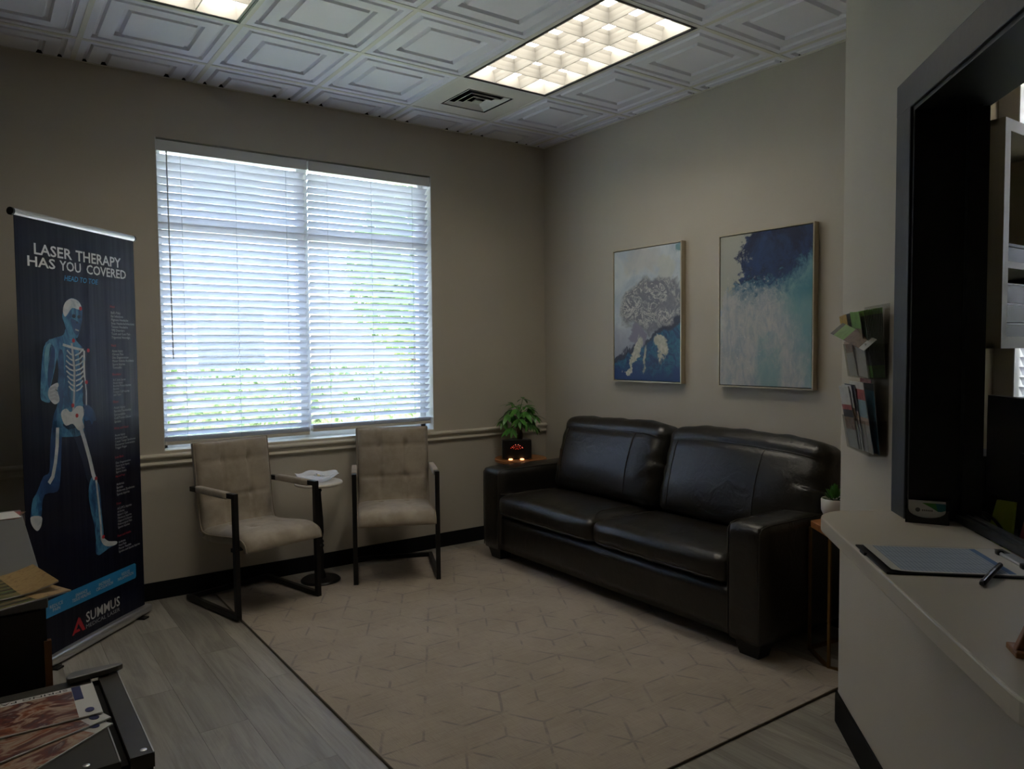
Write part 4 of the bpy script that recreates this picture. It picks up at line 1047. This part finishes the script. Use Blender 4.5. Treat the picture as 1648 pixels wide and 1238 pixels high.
def boxed(name, label, cat, x0, x1, z0, z1, col):
    t = thing(name, label, cat, ((x0+x1)/2, -3.38, z0)); hx_ = (x1-x0)/2
    obj('box_body', MB().box(-hx_, hx_, -.085, .085, 0, z1-z0-.012), pm(name+'_body', col, .5, var=.1), t, bevel=.003)
    obj('box_lid', MB().box(-hx_-.003, hx_+.003, -.088, .088, z1-z0-.012, z1-z0), pm(name+'_lid', tuple(c*1.6 for c in col), .5), t, bevel=.002)
boxed('storage_box', 'black storage box on the upper cabinet shelf', 'box', -.595, -.38, SHZ, SHZ+.075, (.010, .010, .012))
for k in range(3):
    t = thing('paper_tray', ['black paper tray at the bottom of the lower cabinet shelf stack', 'black paper tray in the middle of the lower cabinet shelf stack', 'black paper tray on top of the lower cabinet shelf stack'][k], 'tray', (-.48, -3.375, 1.428+.072*k), group='paper trays in the office cabinet')
    tm = MB(); tm.box(-.17, .17, -.09, .09, 0, .003).box(-.17, -.166, -.09, .09, .003, .068).box(.166, .17, -.09, .09, .003, .068).box(-.17, .17, -.09, -.086, .003, .068).box(-.17, .17, .086, .09, .003, .068); obj('tray_body', tm, BLACKM, t)
    obj('tray_edge', MB().box(-.17, .17, -.0925, -.090, .064, .070), WHITE, t)
dk = thing('office_desk', 'dark work surface inside the reception office', 'desk', rec(1.25, -.50, 0), RZ)
obj('desk_top', MB().box(-1.25, 1.2, -.30, .30, .765, .80), pm('dark_desk', (.03, .026, .022), .5, var=.1), dk)
for x in (-1.18, 1.12): obj('desk_panel', MB().box(x, x+.03, -.27, .28, 0, .765), BLACKM, dk)
def monitor(label, s, n_, zb, w_, h_, yaw=0.):
    t = thing('computer_monitor', label, 'monitor', rec(s, n_, .80), RZ+yaw)
    obj('screen_housing', MB().rbox((0, 0, zb-.80+h_/2), (w_/2, .016, h_/2), .006, (4, 3, 4)), pm('monitor_plastic', (.012, .012, .012), .45), t)
    obj('screen', MB().box(-w_/2+.01, w_/2-.01, .016, .0175, zb-.80+.012, zb-.80+h_-.012), pm('screen_dark', (.01, .012, .015), .15), t)
    obj('neck', MB().box(-.03, .03, -.030, -.014, .012, zb-.80+h_*.5), BLACKM, t)
    obj('stand', MB().box(-.11, .11, -.09, .08, 0, .012), BLACKM, t, bevel=.003)
monitor('black computer monitor seen from behind inside the office', .545, -.42, .93, .52, .325, .05)
pr_ = thing('office_printer', 'small black office printer behind the reception opening', 'printer', rec(.160, -.50, .80), RZ)
obj('printer_body', MB().rbox((0, 0, .125), (.10, .13, .125), .012, (4, 4, 4)), pm('printer_black', (.010, .010, .010), .5), pr_, auto=.7)
obj('paper_feed', MB().add([(-.08, .05, .25), (.08, .05, .25), (.08, .06, .25), (-.08, .06, .25), (-.08, .10, .345), (.08, .10, .345), (.08, .11, .345), (-.08, .11, .345)], [(3, 2, 1, 0), (4, 5, 6, 7), (0, 1, 5, 4), (1, 2, 6, 5), (2, 3, 7, 6), (3, 0, 4, 7)]), BLACKM, pr_)
yl_ = thing('sticky_note_pad', 'bright yellow-green note pad leaning behind the reception opening', 'note pad', rec(.610, -.300, .80), RZ+.3)
obj('pad', MB().add([(-.050, -.02, 0), (.050, -.02, 0), (.050, -.01, 0), (-.050, -.01, 0), (-.036, .015, .160), (.030, .015, .165), (.030, .023, .165), (-.036, .023, .160)], [(3, 2, 1, 0), (4, 5, 6, 7), (0, 1, 5, 4), (1, 2, 6, 5), (2, 3, 7, 6), (3, 0, 4, 7)]), pm('lime_paper', (.42, .50, .03), .6, var=.08, vscale=14), yl_)
obj('pad_backing', MB().box(-.05, .05, -.008, -.004, 0, .03), PAPER, yl_)
pk_ = thing('folded_paper', 'coral pink folded paper beside the yellow-green note pad', 'paper', rec(.725, -.290, .80), RZ-.2)
obj('sheet', MB().add([(-.045, 0, 0), (.055, 0, 0), (.040, .03, .135), (-.040, .03, .150), (-.045, .006, 0), (.055, .006, 0), (.040, .036, .135), (-.040, .036, .150)], [(0, 1, 2, 3), (7, 6, 5, 4), (0, 4, 5, 1), (1, 5, 6, 2), (2, 6, 7, 3), (3, 7, 4, 0)]), pm('coral_paper', (.55, .13, .11), .6, var=.06), pk_)
obj('fold', MB().box(-.03, .05, -.006, 0, .0, .05), pm('pale_coral', (.55, .32, .26), .6), pk_)
cabl = MB()
def loop(c, r, turns, tilt):
    return [rec(c[0]+r*math.cos(a), c[1]+.02*a/6+tilt*math.sin(a), c[2]+r*.8*math.sin(a)) for a in [k*2*PI*turns/(26*turns) for k in range(int(26*turns)+1)]]
o = tag(obj('power_cable', MB().tube(loop((.700, -.245, .895), .062, 1.6, .02) + [rec(.80, -.23, .86), rec(.90, -.24, .812), rec(1.15, -.26, .806)], .0042, 7), BLACKM, smooth=True), 'coiled black cable in front of the yellow-green note pad', 'cable')
o = tag(obj('power_cable', MB().tube([rec(.40, -.31, 1.0), rec(.44, -.295, 1.01), rec(.49, -.25, .94), rec(.54, -.235, .86), rec(.62, -.225, .82), rec(.80, -.225, .806), rec(1., -.225, .806)], .004, 7), BLACKM, smooth=True), 'black cable hanging down from behind the monitor', 'cable')

# ------------------------------------------------------------------ roll-up banner
def banner_mat():
    m, nt, b, out = _nt('banner_navy_print'); g = G(nt); p = g.xyz(g.coord())
    n1 = g.noise(g.coord(), 2.2, 3)
    glow = g.m('MULTIPLY', g.ss(g.m('ABSOLUTE', g.m('SUBTRACT', p[0], .50)), .34, .05), g.m('MULTIPLY', g.ss(p[2], .75, 1.2), g.ss(p[2], 2.0, 1.45)))
    c = g.mix(n1.outputs[0], (.0035, .004, .013), (.005, .007, .024))
    c = g.mix(g.m('MULTIPLY', glow, .55), c, (.02, .03, .085))
    nt.links.new(c, b.inputs['Base Color']); b.inputs['Roughness'].default_value = .36; b.inputs['Specular IOR Level'].default_value = .28
    nt.links.new(g.bump(g.noise(g.vm('MULTIPLY', g.coord(), (14., 1., .6)), 1., 2).outputs[0], .004), b.inputs['Normal'])
    return m
BN = thing('rollup_banner', 'tall navy roll-up banner advertising laser therapy with a walking skeleton figure', 'banner', (-3.4904, -.7999, 0), math.radians(46.78))
BW = .805
obj('banner_base', MB().rbox((.415, .02, .030), (.415, .055, .024), .018, (4, 8, 6)), CHROME, BN, auto=.7)
for x in (.10, .73): obj('base_foot', MB().box(x-.02, x+.02, -.06, .09, 0, .008), BLACKM, BN)
obj('support_pole', MB().tube([(.41, .03, .05), (.41, .03, 2.01)], .008, 8), CHROME, BN, smooth=True)
obj('top_rail', MB().tube([(-.004, .006, 2.020), (.812, .006, 2.020)], .0165, 12), CHROME, BN)
for x in (-.012, .806): obj('rail_cap', MB().tube([(x, .006, 2.020), (x+.010, .006, 2.020)], .0172, 12), BLACKM, BN)
obj('banner_sheet', MB().box(0, BW, 0, .0015, .05, 2.010), banner_mat(), BN)
WT = pm('print_white', (.62, .62, .62), .4, var=.02); SK = pm('print_sky_blue', (.02, .24, .52), .4, var=.05); RDP = pm('print_red', (.42, .012, .025), .4, var=.05); GYP = pm('print_light_grey', (.40, .41, .43), .4)
BLU = print_mat('print_body_blue', [(.006, .028, .09), (.012, .085, .22), (.07, .25, .42), (.012, .06, .17)], 9, 2., (1.6, 1, .8))
BLU2 = print_mat('print_leg_blue', [(.006, .02, .07), (.012, .05, .16), (.03, .12, .28)], 6, 5.)
BLD = print_mat('print_dark_blue', [(.005, .009, .03), (.008, .016, .06)], 6, 9.)
BONE = print_mat('print_bone', [(.30, .36, .40), (.52, .54, .55), (.62, .63, .62)], 12, 3.)
UPR = (PI/2, 0, 0)
def bt(name, body, mat, x, z, **k): return text(name, body, mat, BN, (x, -.0009, z), UPR, **k)
for x_, t_, w_ in ((.106, 'LASER', .235), (.366, 'THERAPY', .330)): bt('headline_text', t_, WT, x_, 1.852, height=.050, width=w_, bold=.016)
for x_, t_, w_ in ((.066, 'HAS', .165), (.258, 'YOU', .140), (.437, 'COVERED', .297)): bt('headline_text', t_, WT, x_, 1.797, height=.046, width=w_, bold=.016)
bt('subtitle', 'HEAD TO TOE', SK, .285, 1.752, height=.025, width=.231, shear=.2, bold=.008)
def fig(name, poly, mat, layer=1): return obj(name, MB().sheet(poly, -.0004*layer, .0003), mat, BN)
def smooth_poly(P, n=3):
    k = len(P); out = []
    for i in range(k):
        p0, p1, p2, p3 = [Vector(P[(i+d) % k]) for d in (-1, 0, 1, 2)]
        for j in range(n):
            u = j/n; q = .5*((2*p1)+(p2-p0)*u+(2*p0-5*p1+4*p2-p3)*u*u+(3*p1-p0-3*p2+p3)*u**3); out.append((q.x, q.y))
    return out
def stroke(name, pts, wd, mat, layer=3):
    m = MB()
    for a, b in zip(pts[:-1], pts[1:]):
        a, b = Vector(a), Vector(b); d = (b-a).normalized(); nn2 = Vector((-d.y, d.x))*wd/2; a2, b2 = a-d*wd*.2, b+d*wd*.2
        m.sheet([tuple(a2+nn2), tuple(a2-nn2), tuple(b2-nn2), tuple(b2+nn2)], -.0004*layer, .0003)
    return obj(name, m, mat, BN)
torso = [(0.285, 1.531), (0.265, 1.5), (0.192, 1.481), (0.15, 1.455), (0.213, 1.425), (0.226, 1.338), (0.216, 1.251), (0.212, 1.181), (0.186, 1.131), (0.176, 1.041), (0.241, 1.029), (0.367, 1.025), (0.383, 1.095), (0.393, 1.149), (0.378, 1.187), (0.392, 1.259), (0.389, 1.333), (0.412, 1.397), (0.401, 1.433), (0.351, 1.474), (0.334, 1.514)]
head = [(0.27, 1.61), (0.284, 1.65), (0.325, 1.673), (0.371, 1.664), (0.395, 1.634), (0.395, 1.588), (0.387, 1.552), (0.358, 1.489), (0.333, 1.498), (0.29, 1.522), (0.274, 1.557), (0.263, 1.583)]
larm = [(0.192, 1.481), (0.15, 1.455), (0.134, 1.417), (0.122, 1.341), (0.116, 1.29), (0.112, 1.222), (0.126, 1.203), (0.168, 1.196), (0.171, 1.253), (0.202, 1.338), (0.225, 1.425)]
fist = [(0.172, 1.266), (0.217, 1.281), (0.222, 1.263), (0.198, 1.247), (0.218, 1.233), (0.225, 1.197), (0.195, 1.184), (0.164, 1.21), (0.156, 1.237)]
rarm = [(0.394, 1.44), (0.42, 1.419), (0.412, 1.397), (0.385, 1.392), (0.386, 1.333), (0.401, 1.241), (0.411, 1.162), (0.39, 1.164), (0.378, 1.279), (0.366, 1.37), (.366, 1.43)]
rhand = [(0.38, 1.164), (0.411, 1.166), (0.453, 1.135), (0.467, 1.087), (0.45, 1.084), (0.435, 1.066), (0.42, 1.091), (0.39, 1.089), (0.382, 1.122)]
pelvis = [(0.234, 1.144), (0.266, 1.159), (0.296, 1.139), (0.335, 1.163), (0.374, 1.16), (0.388, 1.131), (0.37, 1.096), (0.382, 1.058), (0.342, 1.049), (0.306, 1.084), (0.262, 1.079), (0.239, 1.108)]
lleg = [(0.183, 1.102), (0.233, 1.088), (0.226, 0.959), (0.214, 0.84), (0.192, 0.784), (0.115, 0.785), (0.093, 0.717), (0.088, 0.664), (0.075, 0.636), (0.058, 0.636), (0.027, 0.678), (0.034, 0.739), (0.048, 0.78), (0.072, 0.807), (0.111, 0.867), (0.148, 0.883), (0.159, 0.996)]
lfoot = [(0.032, 0.704), (0.09, 0.691), (0.089, 0.659), (0.078, 0.64), (0.061, 0.634), (0.041, 0.653), (0.028, 0.68)]
lcalf = [(.036, .71), (.046, .78), (.085, .79), (.092, .70)]
rthigh = [(0.239, 1.088), (0.378, 1.064), (0.406, 0.944), (0.457, 0.808), (0.399, 0.788), (0.356, 0.912), (0.302, 1.034)]
rshin = [(0.421, 0.809), (0.456, 0.788), (0.476, 0.745), (0.484, 0.623), (0.493, 0.499), (0.469, 0.475), (0.44, 0.483), (0.43, 0.565), (0.406, 0.659), (0.397, 0.75)]
rfoot = [(0.445, 0.511), (0.492, 0.494), (0.529, 0.468), (0.59, 0.452), (0.586, 0.436), (0.535, 0.433), (0.481, 0.421), (0.452, 0.418), (0.432, 0.44)]
fig('figure_thigh', smooth_poly(rthigh), BLD, 1); fig('figure_leg', smooth_poly(lleg), BLU2, 1); fig('figure_calf', smooth_poly(lcalf), BLU, 2)
fig('figure_torso', smooth_poly(torso), BLU, 1); fig('figure_arm', smooth_poly(larm), BLU, 2); fig('figure_fist', smooth_poly(fist), BONE, 3)
fig('figure_head', smooth_poly(head), BLU, 2); fig('figure_skull', smooth_poly([(.268, 1.612), (.284, 1.65), (.325, 1.672), (.371, 1.663), (.392, 1.634), (.375, 1.622), (.33, 1.628), (.30, 1.60), (.28, 1.585)]), BONE, 3)
for ex_, ez_, er_ in ((.338, 1.590, .013), (.372, 1.588, .011), (.358, 1.560, .006)): fig('figure_eye_socket', [(ex_+er_*math.cos(a), ez_+er_*.75*math.sin(a)) for a in [2*PI*k/10 for k in range(10)]], BLD, 4)
fig('figure_cheek', smooth_poly([(.318, 1.575), (.345, 1.572), (.375, 1.556), (.372, 1.52), (.354, 1.500), (.330, 1.525)]), BLU2, 3)
stroke('figure_teeth', [(.346, 1.527), (.366, 1.522)], .007, GYP, 4)
fig('shoulder_highlight', smooth_poly([(.160, 1.452), (.185, 1.462), (.188, 1.43), (.165, 1.36), (.150, 1.30), (.140, 1.36), (.146, 1.42)]), print_mat('print_cyan_highlight', [(.05, .22, .38), (.20, .42, .54)], 10, 4.), 3)
fig('torso_shade', smooth_poly([(.232, 1.42), (.262, 1.41), (.256, 1.25), (.245, 1.17), (.222, 1.14), (.222, 1.25)]), BLU2, 2)
fig('arm_shade', smooth_poly([(.178, 1.45), (.208, 1.43), (.196, 1.34), (.168, 1.26), (.160, 1.30)]), BLU2, 3)
for k in range(4): stroke('finger', [(.172, 1.255-.016*k), (.198, 1.262-.017*k), (.214, 1.252-.017*k)], .011, GYP, 4)
fig('figure_shin', smooth_poly(rshin), BLU, 2); fig('figure_foot', smooth_poly(rfoot), BLU, 2)
fig('figure_foot_bones', smooth_poly([(.47, .497), (.492, .494), (.529, .468), (.59, .452), (.586, .438), (.535, .440), (.49, .46)]), BONE, 3)
fig('figure_toes', smooth_poly(lfoot), BONE, 3)
fig('figure_arm_bones', smooth_poly(rarm), BLD, 2); fig('figure_hand', smooth_poly(rhand), BLU2, 3)
fig('figure_pelvis', smooth_poly(pelvis), BONE, 3)
stroke('thigh_bone', [(0.207, 1.072), (0.2, 0.99), (0.186, 0.918), (0.167, 0.857), (0.145, 0.834)], .020, BONE)
stroke('thigh_bone', [(0.357, 1.061), (0.381, 0.996), (0.412, 0.904), (0.432, 0.827), (0.442, 0.801)], .023, BONE)
stroke('shin_bone', [(0.453, 0.789), (0.465, 0.677), (0.474, 0.574), (0.477, 0.493)], .013, BONE)
stroke('forearm_bone', [(.398, 1.30), (.405, 1.23), (.402, 1.165)], .008, BONE); stroke('upper_arm_bone', [(.400, 1.425), (.396, 1.36), (.396, 1.30)], .012, BONE)
stroke('collar_bone', [(.262, 1.455), (.33, 1.44), (.395, 1.43)], .012, BONE); stroke('spine', [(.318, 1.46), (.330, 1.34), (.322, 1.22), (.312, 1.14)], .013, GYP, 2)
for k in range(8):
    z = 1.425-.024*k; wv = .058-.004*abs(k-3)
    stroke('rib', [(.332-wv, z+.004), (.332-wv*.6, z-.012), (.328, z-.022)], .0075, BONE); stroke('rib', [(.338, z-.020), (.338+wv*.6, z-.012), (.338+wv, z+.002)], .0075, BONE)
for x, z in ((.385, 1.628), (.330, 1.475), (.428, 1.428), (.408, 1.275), (.310, 1.170), (.335, 1.120), (.452, .800), (.490, .500)):
    fig('pain_spot', [(x+.010*math.cos(a), z+.010*math.sin(a)) for a in [2*PI*k/10 for k in range(10)]], RDP, 4)
LISTS = [(1.644, 'Head', "Bell's Palsy\nEar Infections\nMigraine Headache\nSinus Headache/Infections\nTension Headache\nTMJ Disorders\nTooth and Gum Pain\nTrigeminal Neuralgia", 1.626, 1.484),
 (1.447, 'Neck', 'Acute Injury\nChronic Pain\nDisc Degeneration\nMotor Vehicle Accidents\nSports Injuries\nTorticollis', 1.431, 1.334),
 (1.300, 'Shoulders', 'A-C Joint Sprain\nAcute Injury\nBrachial Plexus Injuries\nBursitis\nRotator Cuff Injuries\nand Tears', 1.283, 1.196),
 (1.160, 'Elbow', 'Acute Injury\nBursitis/Tendonitis\nEpicondylitis\nGolf/Tennis Elbow\nSprains', 1.142, 1.054),
 (1.024, 'Wrist and Hand', 'Acute Injury\nArthritic Joints\nCarpal Tunnel Syndrome\nDupuytren Contracture\nTrigger Finger', 1.000, .920),
 (.876, 'Low Back', 'Disc Degeneration\nFacet Joint Injury\nSciatic Pain\nSports Strain', .858, .796),
 (.776, 'Hip and Thigh', 'Arthritis\nBursitis\nPiriformis Syndrome\nSports Injuries', .748, .680),
 (.637, 'Knee', "ACL/PCL Injuries\nArthritis\nBaker's Cyst\nMeniscus Injuries\nOsgood-Schlatter\nPost-surgical Pain\nSports Injuries", .622, .510),
 (.470, 'Foot and Ankle', 'Arthritis\nHeel Pain\nPlantar Fasciitis\nSprains and Sports Injuries', .448, .384)]
for z, hd_, body, zt_, zb_ in LISTS:
    bt('list_heading', hd_, RDP, .600, z, height=.012 if 'y' not in hd_ else .014)
    n_ = body.count('\n')+1
    bt('list_text', body, GYP, .604, zb_, height=zt_-zb_)
for o in [c for c in BN.children if c.name.startswith('list_text')]:
    xs = [v.co.x for v in o.data.vertices]; wd = max(xs)
    if wd > .185:
        for v in o.data.vertices: v.co.x *= .185/wd
fig('blue_bar', [(.0, .305), (.728, .298), (.738, .290), (.738, .226), (.730, .218), (.0, .228)], SK, 1)
for x, tx in ((.160, 'REDUCE\nPAIN'), (.323, 'ENHANCE\nTISSUE HEALING'), (.488, 'INCREASE\nCIRCULATION'), (.652, 'REDUCE\nINFLAMMATION')):
    o = bt('bar_text', tx, WT, x, .244, height=.034, align='CENTER', line=.85); o.location.y = -.0014
    xs = [v.co.x for v in o.data.vertices]; wd = max(xs)-min(xs)
    if wd > .125:
        for v in o.data.vertices: v.co.x *= .125/wd
bt('brand_name', 'SUMMUS', WT, .349, .116, height=.050, width=.250, bold=.012)
bt('brand_line', 'MEDICAL LASER', GYP, .347, .088, height=.019, width=.250)
fig('brand_triangle', [(.252, .088), (.298, .163), (.306, .150), (.281, .106), (.300, .106), (.306, .094), (.268, .094), (.264, .088)], RDP, 2)
fig('brand_triangle', [(.306, .160), (.342, .088), (.322, .088), (.296, .130)], RDP, 2)

# ------------------------------------------------------------------ display stands with magazines (foreground)
tu = thing('tall_display_stand', 'tall display stand with grey top and black front in front of the banner', 'display stand', (-4.02, -1.78, 0))
obj('stand_body', MB().box(-.49, .497, -.655, .655, 0, .775), pm('stand_black', (.011, .010, .009), .5, var=.1), tu)
obj('stand_top', MB().box(-.50, .502, -.665, .660, .775, .800), GREYL, tu, bevel=.003)
obj('wood_edge', MB().box(.490, .506, -.662, -.645, 0, .690), WOODT, tu)
obj('front_panel', MB().box(-.48, .485, -.664, -.655, .06, .770), pm('stand_front', (.009, .008, .007), .45, var=.1), tu)
lu = thing('low_display_stand', 'low grey metal display stand with black groove holding the fanned magazines', 'display stand', (-3.905, -2.79, 0))
LZ = .62; SMOKE = pm('smoked_metal', (.085, .078, .066), .28, .25, var=.08, vscale=5)
obj('stand_body', MB().box(-.50, .520, -.240, .225, 0, LZ-.03), pm('low_stand_black', (.010, .009, .008), .4, var=.1), lu)
obj('top_panel', MB().box(-.51, .462, -.246, .228, LZ-.03, LZ), SMOKE, lu)
obj('edge_strip', MB().box(.478, .522, -.246, .228, LZ-.03, LZ), SMOKE, lu)
obj('groove', MB().box(.462, .478, -.244, .226, LZ-.03, LZ-.012), DARK, lu)
for x in (.4605, .5205): obj('metal_edge', MB().box(x-.0012, x+.0012, -.246, .228, LZ-.002, LZ+.0012), CHROME, lu)
for x, y in ((.505, -.225), (.405, -.222), (.355, -.226)): obj('screw', MB().lathe([(.0065, LZ-.001), (.0065, LZ+.001), (.003, LZ+.0018), (.0005, LZ+.0019)], 12, (x, y, 0)), CHROME, lu)
lip = [(.410, .205), (.425, .198), (.522, .214), (.524, .234), (.440, .240), (.415, .228)]
obj('end_lip', MB().prism(smooth_poly(lip, 4), LZ+.004, LZ+.018), GREYL, lu, bevel=.003)
obj('lip_post', MB().box(.45, .50, .215, .23, LZ-.001, LZ+.005), DARK, lu)
FOOD = [print_mat('magazine_photo_%d' % k, [(.16, .035, .02), (.34, .10, .04), (.50, .38, .28), (.20, .05, .03), (.10, .05, .06), (.55, .45, .36)], 13, 3.+k*4, (.8, 1.7, 1)) for k in range(3)]
GARD = [print_mat('garden_magazine_%d' % k, [(.012, .014, .008), (.30, .20, .09), (.05, .11, .02), (.42, .28, .12), (.015, .015, .010)], 26, 1.+k*5, (.35, 2.2, 1)) for k in range(2)]
INK = pm('black_ink', (.012, .012, .014), .5); NAVYINK = pm('navy_ink', (.015, .02, .11), .5)
TANP = print_mat('magazine_tan_print', [(.34, .21, .08), (.44, .30, .13), (.24, .13, .05)], 40, 2.); DKP = print_mat('magazine_dark_stripe', [(.012, .010, .006), (.05, .035, .018), (.02, .04, .012)], 30, 2.)
def magazine(label, x, y, z, rz, w_, h_, photo, group, title=None, curl=0., logo=True):
    """lies flat; local y is the reading-up direction, seen upside down by the viewer"""
    t = thing('magazine', label, 'magazine', (x, y, z), rz, group); n_ = 10
    def sheet(x0, x1, y0, y1, zz, th=.0006):
        m = MB()
        for i in range(n_+1):
            xx_ = x0+(x1-x0)*i/n_; zc = zz+curl*max(0, (-xx_-w_*.1)/(w_*.4))**2
            m.V += [(xx_, y0, zc), (xx_, y1, zc), (xx_, y0, zc-th), (xx_, y1, zc-th)]
        for i in range(n_):
            a = 4*i; m.F += [(a, a+4, a+5, a+1), (a+2, a+3, a+7, a+6), (a, a+2, a+6, a+4), (a+1, a+5, a+7, a+3)]
        m.F += [(0, 1, 3, 2), (4*n_, 4*n_+2, 4*n_+3, 4*n_+1)]; return m
    obj('pages', sheet(-w_/2, w_/2, -h_/2, h_/2, .0030, .0030), PAPER, t)
    obj('cover_photo', sheet(-w_/2+(.045 if logo else .003), w_/2, -h_/2+(.022 if title else .003), h_/2-.003, .0036), photo, t)
    if not logo:
        obj('tan_panel', sheet(-w_/2, -w_/2+.085, -h_/2, h_/2, .0041, .0004), TANP, t)
        for k_ in range(6): obj('photo_stripe', sheet(-w_/2+.085, w_/2, -h_/2+.012+k_*.032, -h_/2+.012+k_*.032+.013, .0041, .0004), DKP, t)
    if title:
        text('cover_title', title, INK, t, (-w_/2+.052, -h_/2+.006, .0039), (0, 0, 0), height=.011, width=w_*.78)
    if logo:
        obj('corner_label', MB().box(-w_/2+.026, -w_/2+.044, -h_/2+.003, -h_/2+.080, .0030, .0040), NAVYINK, t)
        lg = [(-w_/2+.022+.009*math.cos(a), h_/2-.028+.012*math.sin(a)) for a in [2*PI*k/14 for k in range(14)]]
        obj('round_logo', MB().prism(lg, .0032, .0042), NAVYINK, t)
    return t
gM = 'fanned food magazines on the low stand'
def mag_at(label, cx_, cy_, z, a, w_, h_, *k, **kw):      # placed by the corner nearest the room
    ex_ = Vector((-math.cos(a), -math.sin(a))); ey_ = Vector((math.sin(a), -math.cos(a))); c_ = Vector((cx_, cy_))+ex_*w_/2-ey_*h_/2
    return magazine(label, c_.x, c_.y, z, PI+a, w_, h_, *k, **kw)
mag_at('food photo magazine at the bottom of the fan on the low stand', -3.434, -2.863, LZ+.0004, .66, .26, .178, FOOD[2], gM)
mag_at('food photo magazine in the middle of the fan on the low stand', -3.434, -2.841, LZ+.0052, .36, .26, .178, FOOD[1], gM)
mag_at('food magazine titled SPRING PATIENT on top of the fan on the low stand', -3.447, -2.815, LZ+.0100, .0, .26, .178, FOOD[0], gM, title='SPRING PATIENT')
gG = 'garden magazines on the tall stand'
mag_at('pale green magazine under the garden magazine on the tall stand', -3.465, -2.418, .8004, .42, .28, .20, GARD[1], gG, logo=False)
mag_at('tan and green garden magazine with a curled edge on the tall stand', -3.490, -2.392, .8052, .20, .28, .225, GARD[0], gG, curl=.018, logo=False)
for k in range(3):
    o = tag(put(obj('flyer', MB().box(-.10, .10, -.07, .07, 0, .0008), [PR['brown'], PR['red'], PAPER][k]), (-3.62-.006*k, -1.22-.012*k, .8005+.0012*k), -.3+.22*k), ['brown flyer at the bottom of the pile under the trailing plant', 'red flyer in the middle of the pile under the trailing plant', 'white flyer on top of the pile under the trailing plant'][k], 'flyer', 'flyers on the tall stand')
gp = thing('spider_plant', 'trailing spider plant with long thin arching leaves on the tall stand', 'plant', (-3.80, -1.36, .80))
obj('pot', MB().lathe([(.055, 0), (.06, .003), (.078, .13), (.078, .136), (.070, .136), (.068, .12), (.01, .118)], 28), POTW, gp, auto=.6)
obj('soil', MB().lathe([(.002, .12), (.069, .121), (.03, .128), (.002, .129)], 18), SOIL, gp, smooth=True)
for k in range(26):
    a = k*2.4+random.uniform(-.2, .2); L = random.uniform(.16, .25); hgt = random.uniform(.08, .22)
    m = MB(); n_ = 10
    for i in range(n_+1):
        t_ = i/n_; r = .01+L*t_*(1-.25*t_); z = .125+hgt*4*t_*(1-t_)*(.9)-.10*t_*t_; wv = .0055*math.sin(PI*min(1, .12+.88*(1-t_)))+.0006
        cx_, cy_ = r*math.cos(a), r*math.sin(a); m.V += [(cx_-wv*math.sin(a), cy_+wv*math.cos(a), z), (cx_+wv*math.sin(a), cy_-wv*math.cos(a), z)]
    m.F = [(2*i, 2*i+1, 2*i+3, 2*i+2) for i in range(n_)]
    obj('leaf', m, LEAFD, gp, smooth=True)
